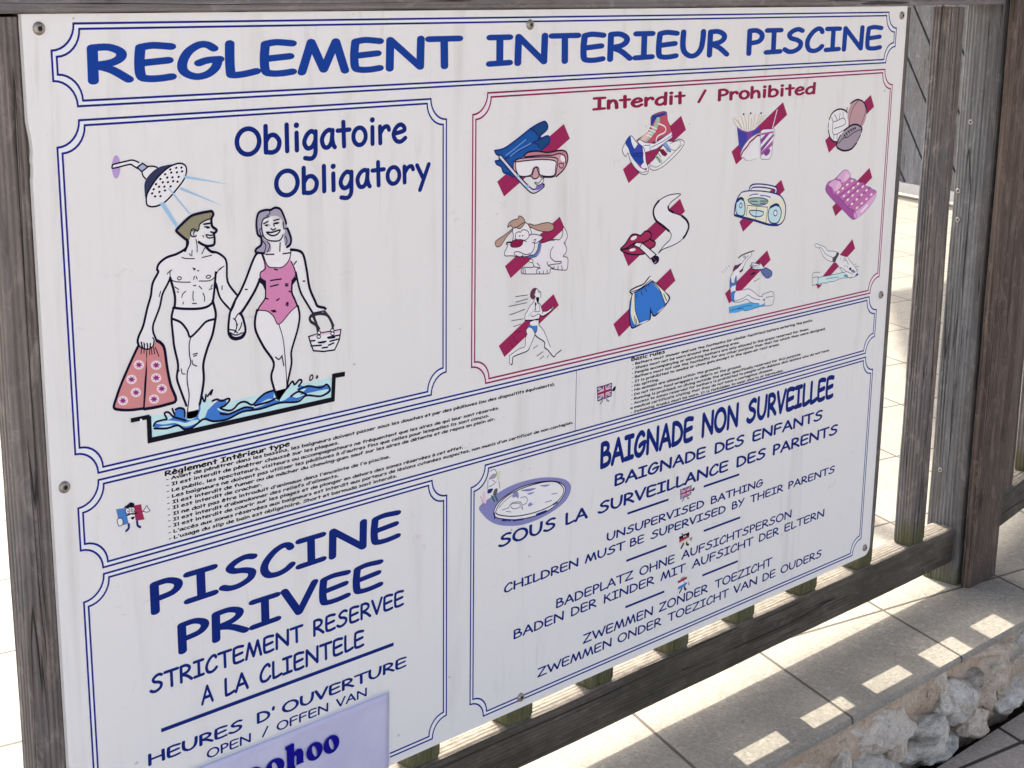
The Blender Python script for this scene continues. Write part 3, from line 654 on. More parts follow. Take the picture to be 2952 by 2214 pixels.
["disc",0,1,"89.1 336 88.3 338.1 86.2 339.4 83.5 339.4 80.8 338.4 78.9 336.4 78.3 334.1 79.1 332 81.2 330.8 83.9 330.7 86.6 331.7 88.5 333.7"],
["purple",0,0,"80.4 332.2 83 333.4 84 331.7 84.8 333.8 87.4 333.7 85.7 335.1 87.9 336.7 85.3 336.4 85.4 338.5 83.6 336.7 81.6 337.8 82 335.8 79.2 335 81.7 334.3"],
["k",1.68,1,"69.4 284.1 61.5 296.6 50.8 314.9 45 326.9 42 335.3 47.9 338.5 59.1 340.8 72.1 341.8"],
["k",1.88,1,"89.3 281.4 93.6 284.3 97.1 290.6 99.1 308.5 102.1 325.3 107 340.3 97.1 342.5 85.3 343 73 342.5"],
["k",0,0,"78 292 77.8 307.9 75.9 325.1 73.4 342.3 71.8 341.3 74.3 319 76.8 303.4"],
["k",0.61,1,"78.5 288 77.9 294.9"],
["k",0.61,1,"73.1 286.1 72.3 291.1"],
["k",0.61,1,"75.8 287.3 75.4 290.9"],
["k",0.62,1,"81.2 287.8 81.2 293.2"],
["k",0.62,1,"83.2 287.7 83.7 293.2"],
["k",0.62,1,"85.6 287.4 86.5 293.3"],
["k",0.62,1,"87.3 287.6 89.5 292.4 90.7 296.2"],
["skin",0,1,"71.4 278.7 73.9 277.6 83.6 279.1 86.4 281.7 85.2 285.9 82.4 287.2 80.7 288.1 77.9 287.3 75 286.6 72.7 284.6"],
["k",0.61,1,"73.7 280.9 73.2 283.3 73.9 285.8"],
["k",0.61,1,"76.5 282.4 76.3 286.4"],
["k",0.61,1,"79.5 282.8 79.6 287.3"],
["k",0.62,1,"82.7 282.9 82.5 286.9"],
["k",0.92,1,"70.7 282.9 72.2 285 73.9 286.1 76 287 78.6 287.7 81.2 287.8 83.2 287 85.2 285.6 86.5 281"]]],
["woman_drawing","smiling woman in a pink swimsuit",0,[
["skin",0,1,"209.4 215.5 203 215.5 197.3 222.3 189.6 237.1 182.9 248.2 178.1 255.1 172.5 262.5 169.6 268.9 168.2 282.2 174.1 290.6 183.1 289.7 186.1 283.3 182 270.6 187.7 263.9 197.1 254.6 203.9 243.4 211.9 252 211.6 259.5 206 263.3 201 273.3 198.8 283.7 204.7 299.8 218.9 322.2 216.1 338.9 222.4 360.4 232.9 361.5 234.2 349.9 240.6 327.3 240.9 314.8 250.2 291.1 250.7 272.5 246.3 259.5 246.6 247.3 249.6 244.6 254.9 259.1 267.9 280.4 283.6 281.8 281.7 277.6 273.9 274.9 264.6 255.7 261.3 236.7 257.8 222.5 252.2 217.3 241 213.7 235.5 207.9 234 195.6 217.9 180.6 208.6 185.6 209.8 205.1"],
["pink",0,1,"209.7 216.3 210.8 216 215.4 228.2 223.6 230.7 233 231.1 240.6 225.1 242.8 217 243.7 217.8 242.5 226.9 247 235 247.4 241.2 242.9 246.8 243.1 257.6 246.1 265.7 248.4 271.4 241.1 275.8 227.5 286.6 220.3 277.6 213.1 271.6 203 269.3 204 266.1 210.7 259.4 211.8 253.5 211.2 242.8 206.8 239.2 206.1 233.1 210.8 229.2"],
["k",0.67,1,"209.7 216.3 215.4 228.2 223.6 230.7 233 231.1 240.6 225.1 243.1 217"],
["k",0.83,1,"208.5 216.1 212.6 229.4 206.6 233.2 206.4 238.4 212.2 242.6"],
["k",0.85,1,"243 226.9 247 235 247.8 241.3 243.1 246"],
["k",0,1,"204 238.9 206.8 239.2 212.2 242.9 211.9 252 208.4 245.5 203.9 241.9"],
["k",0,1,"243.1 246 248.1 242.8 249.6 244.6 246.6 248 243.7 250"],
["k",1.0,1,"211.8 242.9 211.8 253.5 210.7 259.4 204 266.1 202.4 269.7"],
["k",1.37,1,"243.4 248.4 243.1 257.6 246.2 264.2 249.2 271.5"],
["k",0.68,1,"203 269.3 213.1 271.6 220.3 277.6 226.6 286.5 241.1 275.8 248.8 271.5"],
["k",1.69,1,"201.2 268.8 198.4 279 199.5 289.9 208.2 306.5 219.2 323 215.8 335.7 218.1 347.1 222.4 359.6"],
["k",1.56,1,"250 271.7 251.8 282 249.2 294.1 245 304.5 240.5 316.3 240.6 327.3 236.3 342.3 234.1 351.4"],
["k",0.69,1,"226.6 286.9 230.9 300.7 232.7 316.6 233.7 334 234.2 349.9"],
["k",1.64,1,"207.7 213.1 202.1 215.4 197.3 222.3 189.6 237.1 182.9 248.2 177.3 255 172.5 262.5 169.6 268.9 167.6 282.1 168.8 289 174 292.9 183 292.7 187.2 286.5 184.6 274 182.1 269.9"],
["k",0,1,"167.6 282.8 168.8 289 174 294.4 183 293.5 187.8 287.3 185 287.7 181.3 290.9 174.1 290.6 169.8 286.2"],
["k",1.82,1,"205.9 239.1 199.1 250.3 187.7 263.9 181.7 269.8"],
["k",0.82,1,"178.2 253.6 174.3 262 170 267.4"],
["k",0.82,1,"175.7 273.5 178.5 270.1 182.1 268.4"],
["k",0.82,1,"173.9 273.2 176.5 275.9 177.1 282 174.6 286.9"],
["k",0.82,1,"169 283.1 174.3 284.6 177.8 287.4"],
["k",0.82,1,"178.1 279.1 177.1 282"],
["k",0.82,1,"183.2 278.3 181.6 282.6 179.3 285.3"],
["k",0.82,1,"169.8 286.2 175.9 289.4 183.2 288.2"],
["k",0.83,1,"213 216.7 222.6 217.7"],
["k",0.84,1,"233.3 218.5 241.8 218.4"],
["k",0.84,1,"230.3 207.3 229.7 215.5"],
["k",0.86,1,"221.3 317.9 225.5 320.9 229.4 317.6"],
["k",0.86,1,"229.4 319.2 231 328.1"],
["k",0.82,1,"188.3 247.1 190.5 247.7"],
["k",0.86,1,"256.7 247.9 259 248.2"],
["k",0.84,1,"222.7 232.1 226.4 233.3"],
["k",0.84,1,"217.7 242.4 230.7 242.5"],
["k",0.84,1,"217.5 248.2 226.8 247.5"],
["k",0.85,1,"235.3 248.1 238.5 248.4"],
["k",0.85,1,"235.2 249.7 238.4 250.2"],
["k",0.85,1,"239.4 255.6 241.6 256.6"],
["k",0.84,1,"211.6 258.8 214.4 259.9"],
["k",0.84,1,"224.5 262.8 227.4 261.3"],
["k",0.85,1,"236.6 266.3 235.6 268.9"],
["k",0.85,1,"237.9 266.5 237.5 269.9"],
["k",0.84,1,"217.7 271.8 222.3 272"],
["k",0.84,1,"219.5 273.1 223.2 273.4"],
["k",0.85,1,"246.2 230.3 249.1 227.6"],
["k",1.73,1,"242.8 215.5 252.2 217.6 257.8 222.5 261.3 236.7 264.6 255.7 271.1 269.8 273.9 274.9 281.7 277.6 284 279"],
["k",1.38,1,"248.2 238.2 253 257.3 262.3 272.6 267.9 281.2"],
["k",0.88,1,"267.9 281.2 275.7 281 282.6 280.8"],
["hairw",0,1,"203.8 192.5 203.2 185.1 206.2 176.5 214.4 174.6 219.9 174.5 225.4 173.5 230.9 175.5 236.2 185.3 238.3 190.8 240.5 197.8 243.1 204.1 242 210.8 237.3 211.8 235.5 207.9 234.8 201 236.8 195.9 234.2 188.1 232.5 185 227 181.4 217.8 181.3 211.4 182.9 209.4 187.9 209.3 191.6 210 197.6 211.7 202.3 215.3 204.2 218.8 207.6 218.6 214.3 211.2 215 201.3 213.1 202.3 210.5 207.9 207.1 208.1 200.4 204.6 197.1"],
["k",1.48,1,"211.2 215.4 201.8 213.5 202.3 210.2 207.9 207.1 208.1 200.4 204.2 196.3 203.2 185.1 206.2 176.5 214.4 174.6 219.9 175.1 225.4 173.5 231.8 175.9 236.6 185.4 237.9 190"],
["k",1.68,1,"239.3 194.7 243.1 204.1 242.2 210.1 238.2 212.4"],
["k",0.66,1,"218.1 174.6 218.9 178.4 215.1 180.3"],
["k",0.66,1,"209.3 191.6 206.5 192.8 208.2 198.2 210.9 199.2"],
["k",0.67,1,"234.2 188.1 235 194.2 237.8 194.5"],
["k",0.66,1,"209.8 203.6 213.3 208.4 211.3 214.2"],
["k",0.66,1,"215.2 204.9 217.9 208.9 214.9 214.6"],
["k",0.67,1,"236.6 201.9 238.4 206.6 236.4 210.2"],
["k",0.83,1,"217.8 181.3 211.4 182.9 209 188.6 210.4 197.7 214.4 202.6 221.7 204.9 230 205 233.9 200.1"],
["k",0.82,1,"211.3 187.4 216.8 185.7"],
["k",0.83,1,"223.2 185.6 229.7 184.7"],
["k",0,1,"218.9 189.6 217.9 190.2 215.7 190.3 213.5 189.8 212.7 189 213.6 188.3 215.8 188.3 218 188.8"],
["k",0,1,"229.7 188.2 228.9 189 226.6 189.3 224.2 189 223.2 188.3 224 187.6 226.3 187.2 228.7 187.5"],
["w",0,1,"218.3 189.5 217.7 190 216.7 189.9 216.1 189.3 216.7 188.9 217.8 189"],
["k",0.83,1,"223.1 188.5 223.6 190.8"],
["k",0.83,1,"219.9 192.7 222 194.4 225.2 193.2"],
["w",0,1,"214.8 195.9 221 196.5 230.3 195.2 226.5 199.1 220 199.4"],
["k",1.0,3,"214.8 195.9 221 196.5 230.3 195.2 226.5 199.1 220 199.4"]]],
["basket_drawing","straw basket with dark handles",0,[
["dk",1.93,1,"274.2 301.8 272.4 294.4 265.7 289.5 264.3 285.4 267.8 283.5 272.5 292.8"],
["dk",1.94,1,"265.9 284 273.7 282.8 281.5 283.9 287.4 287.1 292.2 295.7 292.7 302.1"],
["dk",1.77,1,"282.6 281.6 289.3 289.7 293.6 297.5"],
["dk",1.58,1,"269.7 284.6 271.5 291.1 275.7 298"],
["white",0,0,"262.4 304 275.2 302.7 292 302.8 303.1 302.9 300.9 313 294.6 322.4 280.7 321.8 267.9 319 264.8 311.4"],
["k",1.06,2,"262.4 304 275.2 302.7 292 302.8 303.1 302.9 300.9 313 294.6 322.4 280.7 321.8 267.9 319 264.8 311.4"],
["pinkpale",0,1,"263.8 304.5 275.2 303 292 303.3 302.1 303.2 299 305.5 285 305 269.2 305"],
["k",1.05,1,"264.3 308.6 270.1 309.1"],
["k",1.06,1,"274 311.7 283.9 312"],
["k",1.06,1,"276 312.3 281.9 312.6"],
["k",1.06,1,"265.1 313.8 277.9 315"],
["k",1.07,1,"278.8 317.9 285.7 318.2"],
["k",1.07,1,"285.9 308.3 301 308.2"],
["k",1.07,1,"286.9 309.2 294.9 309.7"],
["k",1.07,1,"288.8 312.7 299.9 312"],
["k",1.07,1,"286.8 316.4 293.8 315.1"],
["white",0,1,"277.4 302.2 276.7 303.4 275.2 303.7 273.7 302.9 273.1 301.6 273.7 300.5 275.3 300.2 276.8 300.9"],
["k",0.7,3,"277.4 302.2 276.7 303.4 275.2 303.7 273.7 302.9 273.1 301.6 273.7 300.5 275.3 300.2 276.8 300.9"],
["white",0,1,"276.9 306.1 276.2 307.3 274.7 307.5 273.2 306.8 272.6 305.5 273.2 304.3 274.8 304.1 276.3 304.8"],
["k",0.71,3,"276.9 306.1 276.2 307.3 274.7 307.5 273.2 306.8 272.6 305.5 273.2 304.3 274.8 304.1 276.3 304.8"],
["white",0,1,"294.3 302.4 293.6 303.5 292 303.8 290.5 303.1 289.9 301.7 290.5 300.6 292.1 300.3 293.6 301"],
["k",0.71,3,"294.3 302.4 293.6 303.5 292 303.8 290.5 303.1 289.9 301.7 290.5 300.6 292.1 300.3 293.6 301"],
["white",0,1,"294.4 305.6 293.7 306.7 292.2 307 290.6 306.3 290 304.9 290.7 303.8 292.2 303.5 293.8 304.2"],
["k",0.71,3,"294.4 305.6 293.7 306.7 292.2 307 290.6 306.3 290 304.9 290.7 303.8 292.2 303.5 293.8 304.2"]]],
["footbath_drawing","black basin with splashing blue water",0,[
["paleblue",0,0,"79.6 349.4 78.8 371.2 290 371.8 290 349.9 266.2 349.8 240.8 351 134.3 353.6 105 354.1"],
["blue",0,1,"82 358.7 87.9 356.9 98 357.3 103.2 355.3 106.9 349.3 113.7 349 116.2 351.7 116.7 359.4 123.5 362.2 130.7 357.5 132 347.1 139.5 356.1 148.5 351.6 155.7 348.4 162.8 351.2 159 356.6 151.8 356.8 158.8 361.2 171.4 362 184.3 356.6 193.4 360.6 200 356.4 208.6 351.6 218 351 218.6 359.7 229 361.6 238.8 353.8 248.6 350.8 258.2 354.1 266 355.4 281.9 356.6 287.8 362.5 275.7 366.8 258 362 246.2 366.3 225.2 364.1 202.5 366.2 180.3 365.2 162 369.5 147.8 368.3 137.4 363.3 128.5 366.2 123.1 369.7 114.5 368.8 107.9 364.5 92.7 362.3 84.3 362.1"],
["paleblue",0,1,"84.5 357.7 96.3 357.7 108.1 360.7 116.5 363.8 123.5 362.9 130.4 363.5 128.5 366.2 119.8 367.5 112.9 366.2 104.6 361.6 92.8 360.8"],
["paleblue",0,1,"133.2 339.8 137.3 346.5 138.3 342.2 141.7 345.8 148.7 347.1 145 351 141.2 356.4 137.4 363.3 133.8 364.9 130.5 360.5 133.5 353.4"],
["paleblue",0,1,"155.3 359 165.9 362.5 180.6 357.5 184.4 355.9 195.2 361.7 210.2 358.2 219.6 359.9 212 361.7 195.1 364.1 182.3 360.9 169.5 364.7"],
["paleblue",0,1,"235.1 351.6 241 347.1 244.7 350.1 250.6 346.4 252.5 349.9 246.5 355.2 258.2 355.7 250.3 360.6 260 360.8 285.8 361.3 275.7 366 258 362 246.3 363.1 238.7 360.2 230.9 362.7 225.2 361.7"],
["k",1.42,1,"81.9 360.2 84.6 357 93 356.4 96.4 356.3 94.1 350.6 98.4 350.2 103.2 355.3 108.2 357.7 116.6 361.6"],
["k",1.43,1,"102.7 347.7 105 354.1"],
["k",1.44,1,"106 349.1 110.3 348.4 115.4 350.8 115.9 357.7"],
["k",1.52,1,"82.6 362.6 95.9 365.1 107.9 364.5 114.5 369.5 123.1 369.7 130.3 366.5 137.4 364 147.8 368.3 163.9 369.1 180.3 365.2 202.5 366.2 225.1 364.4 247.2 367.3 258 362.8 275.7 366.8 287.8 363.3 283.9 356.1 275.9 358 260.2 353.6 248.5 355.5"],
["k",1.46,1,"134.9 340.1 138.1 347.4 140.1 341"],
["k",1.47,1,"141.8 342.8 147.3 337.7 145.4 341.9"],
["k",1.5,1,"146.9 348.3 152.2 347.7 157.4 350.2 164.6 349.2 166.4 351.1 160.8 355.4 155.4 356.7 162.4 360.3 169.6 360.9 177 356.1 184.4 355.9 192.5 360.4 200 355.6 208.6 351.6 218.9 350.7"],
["k",1.57,1,"235.1 350.8 241 345.5 243.8 349.2 249.7 345.4 252.6 347.5 248.6 351.6"],
["k",1.5,1,"155.2 362 164 364.5 175 362.7 184.2 361.3 193.3 363.7"],
["k",1.54,1,"195.2 361.7 212 360.9 219.6 359.1"],
["k",1.58,1,"238.7 360.2 248.4 357.1 258 362"],
["k",1.06,3,"262.3 347.6 263.4 343.8 266 343.4 266.3 346.7 263.9 348.2"],
["k",0.89,3,"270.6 347.4 271.8 344.9 272.6 346.9"],
["black",4.18,0,"58.5 350.5 78.2 350.6"],
["black",4.94,0,"77.4 350.1 77.4 373 291.2 372.8 293.1 348.8 307.3 349.2"],
["white",0,1,"70.4 352.3 70 353.2 69 353.4 68.1 352.9 67.8 351.9 68.2 351 69.2 350.8 70.1 351.3"]]],
["fins_and_mask_drawing","blue flippers, pink diving mask and snorkel",0,[
["fin",0,1,"517.25 139.31 531.11 138 548.57 130.74 572.67 119.27 587.37 114.44 595.64 113.19 598.32 120.73 589.33 127.6 591.07 131.12 600.21 129.4 602.04 135.8 589.7 143.58 565.09 148.73 545.89 163.17 545.19 169.9 531.49 164.33 527.43 158.41 520.25 153.42 518.32 149.93 528.1 149.51 521.72 144.61"],
["fin2",0,1,"572.67 119.27 587.37 114.44 596.49 113.81 598.34 121.3 585.2 127.92 579.33 123.6"],
["fin2",0,1,"582.83 132.88 600.21 129.63 602.04 135.8 589.67 142.43 584.58 137.54"],
["navy",1.36,1,"517.25 139.31 531.11 138 548.57 130.74 572.67 118.93 587.36 113.88 595.64 113.19 598.82 120.76 584.41 129.57 589.4 130.45 600.19 128.83 602.54 135.83 589.7 143.58"],
["navy",1.32,1,"517.25 139.31 520.13 143.39 527.26 146.11"],
["navy",1.35,1,"518.33 150.49 529.69 149.63 539.22 147.5 556.82 141.39 577.91 134.28 589.41 131.02"],
["navy",1.34,1,"518.33 150.49 520.57 154 527.42 157.29 531.16 163.74 537.89 165.38 546 169.96"],
["navy",1.36,1,"571.04 119.17 579.31 123.04 583.53 127.25"],
["navy",1.37,1,"576.26 134.17 582.91 136.87 586.32 141.07"],
["finlite",1.21,1,"534.4 145.48 547.11 139.62 564.74 130.63"],
["finlite",1.22,1,"540.81 147.05 553.58 141.17 573 135.1"],
["maskp",0,1,"561.83 149.07 568.28 144.98 583.08 144.28 599.8 147.12 620.06 145.83 628.68 148.49 632.61 153.41 632.47 160.39 627.46 165.86 624.12 169.1 614.02 174.73 588.7 172.74 583.74 174.65 575.43 173.42 572.09 171.44 562.25 171.24 557.33 169.72 545.89 163.17 547.35 154.26 556.98 150.43"],
["maskd",0,1,"561.83 149.07 568.28 144.98 583.08 144.28 599.8 147.12 620.06 145.83 629.54 148.55 632.64 154.58 631.6 160.33 628.29 164.75 628.88 155.48 623.57 149.31 613.36 149.77 589.84 149.87 570 149.07"],
["white",0,1,"621.92 151.51 627.95 153.09 629.29 157.84 623.83 158.61 620.31 154.88"],
["white",0,1,"549.3 154.96 553.8 153.59 589.93 153.89 611.86 157.17 612.88 163.61 609.74 173.23 588.66 171.01 586 163.92 581.79 161.31 576.87 163.23 572.88 169.79 557.33 169.72 550.73 163.54"],
["k",0.96,3,"549.3 154.96 553.8 153.59 589.93 153.89 611.86 157.17 612.88 163.61 609.74 173.23 588.66 171.01 586 163.92 581.79 161.31 576.87 163.23 572.88 169.79 557.33 169.72 550.73 163.54"],
["k",0.96,1,"545.89 163.17 545.76 155.27 548.13 152.62 556.98 150.43 589.87 151.02 613.47 153.82 616.16 159.22 614.64 166.06 610.62 174.46 588.7 173.09"],
["k",0.96,1,"557.34 170.29 573.73 171"],
["maskp",0,1,"575.41 172.27 576.94 166.67 580.96 161.25 584.39 166.09 586.18 171.97 580.42 174.39"],
["k",0.97,3,"575.41 172.27 576.94 166.67 580.96 161.25 584.39 166.09 586.18 171.97 580.42 174.39"],
["k",1.26,1,"561.82 148.5 568.28 144.64 583.08 144.28 599.8 146.89 620.06 145.83 629.53 148.32 632.64 154.58 631.6 160.33 628.31 165.34 624.12 169.1 614.02 174.73"],
["k",0.98,1,"563.46 149.18 589.83 149.3 606.62 150.46 616.75 149.42 623.6 150.47 627.99 154.25 629.02 160.14"],
["k",0.85,3,"618.75 160.57 625.61 161.06 624.02 165.6 619.72 164.7"],
["k",4.11,1,"525.69 146.55 552.46 169.9 569.04 183.21 577.39 187.93 585.67 186.33 593.11 182.9"],
["snork",2.74,1,"525.69 146.55 552.46 169.9 569.04 183.21 577.39 187.93 585.67 186.33 592.29 183.41"],
["cyan",0,1,"555.21 169.32 554.52 170.47 552.8 170.84 551.07 170.2 550.34 168.94 551.03 167.8 552.74 167.43 554.47 168.06"],
["cyan",0,1,"570.99 182.23 570.2 183.54 568.23 183.95 566.24 183.21 565.4 181.77 566.19 180.46 568.15 180.05 570.14 180.78"],
["snorkd",0,1,"583.88 180.99 590.55 180.96 593.97 183.55 585.68 186.91 581.5 185.98"],
["white",0,1,"579.67 178.35 586.35 179.47 590.44 175.76 594.1 175.13 592.19 179.36 586.4 181.77 581.37 180.21"],
["k",0.69,3,"579.67 178.35 586.35 179.47 590.44 175.76 594.1 175.13 592.19 179.36 586.4 181.77 581.37 180.21"]]],
["diagonal_bar","",1,[
["crim",0,0,"625.22 117.1 635.64 133.86 532.33 189.76 521.6 172.75"]]],
["shoes_drawing","blue clog, red high-top shoe and white sandal",0,[
["shoered",0,1,"777.12 116.01 802 112.39 806.5 123.06 815.13 137.13 798.77 142.33 772.08 148.65 754.79 144.51 751.87 142.51 769.5 135.06 775.73 126.28"],
["k",0.61,3,"777.12 116.01 802 112.39 806.5 123.06 815.13 137.13 798.77 142.33 772.08 148.65 754.79 144.51 751.87 142.51 769.5 135.06 775.73 126.28"],
["shoenavy",0,0,"777.12 116.01 802.03 112.76 802.79 116.11 785.9 118.91 781.31 122.93 778.68 127.67 775.73 126.28"],
["sage",0,1,"785.9 118.91 790.7 118.55 791.94 123.51 786.58 131.78 777.44 141.03 766.28 147.06 765.18 143.94 775.15 133.56 782.4 125.43"],
["skinp",0,1,"756.57 142.19 768.57 135.62 774.37 137.18 766.13 144"],
["white",1.69,1,"774.87 128.06 786.58 131.78"],
["white",1.69,1,"772.18 131.56 783.87 135.3"],
["white",1.68,1,"770.42 134.51 779.18 137.47"],
["white",1.68,1,"768.69 138.06 777.41 140.42"],
["white",1.7,1,"790.13 125.86 802.01 130.2 802.35 136.38 788.97 140.51 786.39 146.49 787.55 150.26"],
["white",0,0,"751.95 144.33 756.57 142.19 765.3 146.39 783.61 148.78 815.1 136.51 816.48 143.41 787.81 155.2 764.95 158.58 760.8 151.59"],
["shoenavy",0.77,2,"751.95 144.33 756.57 142.19 765.3 146.39 783.61 148.78 815.1 136.51 816.48 143.41 787.81 155.2 764.95 158.58 760.8 151.59"],
["shoenavy",0.78,1,"778.04 152.71 799.04 147.29 815.94 140.9"],
["shoenavy",0.77,0,"763.57 149.94 775.03 150.07 776.33 156.9"],
["white",0,1,"729.59 145.33 739.44 136.91 751.07 145.49 764.71 153.68 769.32 169.93 773.86 176.42 771.92 183.68 760.41 182.79 748.66 174.55 740.79 166.66 735.66 156.6 732.12 160.59 725.69 153.51"],
["k",0.61,3,"729.59 145.33 739.44 136.91 751.07 145.49 764.71 153.68 769.32 169.93 773.86 176.42 771.92 183.68 760.41 182.79 748.66 174.55 740.79 166.66 735.66 156.6 732.12 160.59 725.69 153.51"],
["shoeblue",0,1,"730.47 144.19 738.5 136.85 741.66 144.89 747.64 152.55 753.07 148.04 760.72 149.75 763.04 158.46 764.47 168.35 771.52 175.63 762 176.15 750.27 168.56 740.45 159.35 736.38 151.81"],
["clog",0,0,"747.64 152.55 753.04 147.44 760.72 149.75 762.02 157.16 745.95 156.69"],
["navy",0.76,2,"746.01 157.91 763.04 158.46 762.87 162.73 745.18 160.28"],
["violet",0,0,"750.27 168.56 761.85 173.07 771.55 176.25 769.81 179.81 758.15 175.25"],
["white",0,1,"760 174.16 765.49 169.65 771.52 175.63 765.84 176.81"],
["k",0.46,1,"738.8 164.09 748.66 174.55 760.32 180.94 772.73 180.65"],
["white",0,1,"776.21 173.51 777.02 170.48 784.51 166.08 803.03 148.77 818.74 148.52 828.54 146.39 837.69 149.09 838.97 153.56 829.44 161.71 812.16 171.76 800.66 177.16 787.2 180.51 777.43 178.54"],
["k",0.63,3,"776.21 173.51 777.02 170.48 784.51 166.08 803.03 148.77 818.74 148.52 828.54 146.39 837.69 149.09 838.97 153.56 829.44 161.71 812.16 171.76 800.66 177.16 787.2 180.51 777.43 178.54"],
["k",0.47,1,"778.18 174.27 788.95 176.92 804.26 171.2 819.53 162.29 835.95 153.36"],
["k",0.47,1,"812.94 150.64 824.68 148.27 832.71 149.4 831 154.3 823.33 159.42 811.32 156.75"],
["bluegrey",0,0,"798.26 150.94 804.96 148.28 814.28 156.95 814.53 161.33 806.59 160.17 803.33 154.37"],
["crimd",0,0,"791.76 156.7 799.51 155.97 808.7 162.8 803.95 165.58 797.96 163.3"],
["sage",0,0,"784.38 163.6 789.17 162.7 798.29 169.53 798.49 173.27 792.55 171.6"],
["k",0.63,1,"798.26 150.94 807.37 156.49 814.5 160.7"],
["k",0.62,1,"791.76 156.7 800.73 160.39 804.9 165.02"],
["k",0.62,1,"784.38 163.6 791.35 167.18 794.54 172.37"],
["k",0.62,1,"790.01 160.29 796.13 165.66"]]],
["diagonal_bar","",1,[
["crim",0,0,"831.89 118.84 842.32 135.97 738.56 192.1 727.74 175.05"]]],
["snack_food_drawing","chips carton, hot dog and striped drink cup",0,[
["fryw",0,1,"933.39 126.51 937.22 126.13 944.25 129.4 949.75 125.03 952.78 126.36 956.52 124.22 961.81 129.17 966.28 123.54 971.19 123.21 973.6 128.61 979.2 124.2 983.49 127.95 989.21 124.71 995.36 126.2 1002.44 126.57 997.88 132.26 990.3 137.77 984.66 142.19 963.02 144.49 949.05 141.34 943.9 137.54"],
["fryg",0.75,1,"933.44 127.09 940.8 135.04 947.01 140.05"],
["fryg",0.75,1,"937.25 126.48 948.6 135.47 953.02 142.15"],
["fryg",0.76,1,"950.77 125.67 957.43 135.96 959.02 143.67"],
["fryg",0.76,1,"957.55 124.85 963.35 136.28 963.39 144.27"],
["fryg",0.76,1,"967.27 123.59 967.31 136.5 968.95 144.6"],
["fryg",0.77,1,"973.65 129.21 972.85 143.88"],
["fryg",0.77,1,"980.25 124.84 977.65 141.79"],
["fryg",0.77,1,"990.24 125 982.55 140.89"],
["fryg",0.77,1,"1002.46 126.81 990.2 136.58"],
["fryg",0.76,1,"944.25 129.4 953.87 140.44"],
["fryg",0.77,1,"995.37 126.44 987.28 137.61"],
["k",0,1,"958.21 123.37 957.42 124.44 955.65 124.35 954.68 123.19 955.48 122.12 957.24 122.21"],
["k",0,1,"972.95 122.94 972.14 124.02 970.36 123.93 969.38 122.76 970.18 121.69 971.96 121.78"],
["k",0,1,"994.95 123.82 994.14 124.9 992.33 124.81 991.33 123.64 992.14 122.55 993.95 122.65"],
["carton",0,0,"943.51 137.52 951.1 142.62 967.07 145.9 980.79 143.75 991.3 137.83 991.29 149.7 982.2 161.02 953.1 168.59 949.79 163.66"],
["cartonv",0,0,"965.09 145.78 976.93 145.3 976.18 160.64 970.48 163.83 965.6 164.69"],
["violet",1.83,1,"947.05 140.64 955.12 144.03 969.11 146.61 980.86 144.58 989.49 140.1"],
["navyv",0.76,1,"952.18 143.86 955.79 165.23"],
["navyv",0.76,1,"959.16 145.44 961.44 162.06"],
["navyv",0.77,1,"980.84 144.34 979.8 156.12"],
["bun",0,1,"953.47 173.33 958.66 164.24 971.71 154.44 987.25 149.46 997.35 150.06 994.92 157.06 995.5 176.21 979.88 181.7 965.92 181.31 960.71 177.97 955.72 177.03"],
["grey",0.77,3,"953.47 173.33 958.66 164.24 971.71 154.44 987.25 149.46 997.35 150.06 994.92 157.06 995.5 176.21 979.88 181.7 965.92 181.31 960.71 177.97 955.72 177.03"],
["bunlite",0,1,"963.55 176.39 972.57 165.15 991.58 153.28 995.91 176.24 979.88 181.7 966.91 181.38"],
["crimd",2.31,1,"954.59 175.18 958.13 170.11 961.86 167.4 967.49 163.63 972.09 159.19 979.75 155.53 987.45 151.84 996.46 151.43"],
["white",0,0,"994.07 146.89 998.93 144.79 1015.2 145.13 1024.56 146.87 1021.91 163.54 1018.75 181.43 1008.26 183.11 997.84 179.97"],
["violet",0,0,"994.92 157.06 1007.42 149.46 1014.59 149.88 995.47 163.65"],
["violet",0,0,"995.82 167.86 1019.93 152.6 1021.78 150.31 1023.13 153.99 996.32 173.87"],
["plum",0,0,"996.32 173.87 1021.6 159.91 1021.09 165.9 997.69 178.16"],
["violet",0,1,"1002.43 174.29 1011.22 170.07 1016.47 171.62 1014.82 176.33 1007.9 178.87"],
["plum",0,0,"994.87 149.31 1022.6 147.96 1022.2 150.33 995.48 151.73"],
["navyv",0.63,1,"993.71 147.46 998.93 144.79 1015.2 145.13 1024.58 147.11 1021.91 163.54 1018.75 181.43 1008.26 183.11 996.16 179.26 993.71 147.46"],
["white",1.41,1,"1019.2 144.16 1023.29 132.42 1027.43 121.27"],
["plum",0.63,1,"1020.23 144.22 1024.32 132.47 1028.86 121.1"]]],
["diagonal_bar","",1,[
["crim",0,0,"1040.01 112.06 1050.47 128.79 945.59 185.53 934.98 168.55"]]],
["balls_drawing","volleyball, leather ball and rugby ball",0,[
["ballbr",0,1,"1237.78 140.37 1234.91 148.11 1228.94 154.21 1220.81 157.72 1211.79 158.12 1203.28 155.38 1196.55 149.94 1192.62 142.62 1192.03 134.56 1194.86 126.93 1200.71 120.88 1208.71 117.33 1217.67 116.82 1226.22 119.45 1233.07 124.84 1237.13 132.2"],
["k",1.55,1,"1196.72 121.36 1205.53 117.97 1214.64 116.73 1226.61 119.56 1235.7 127 1239.16 136.13"],
["k",1.36,1,"1188.81 132.33 1189.31 126.68"],
["k",0.69,1,"1215.92 117.81 1204.24 126.77 1197.74 140.37 1197.89 151.8"],
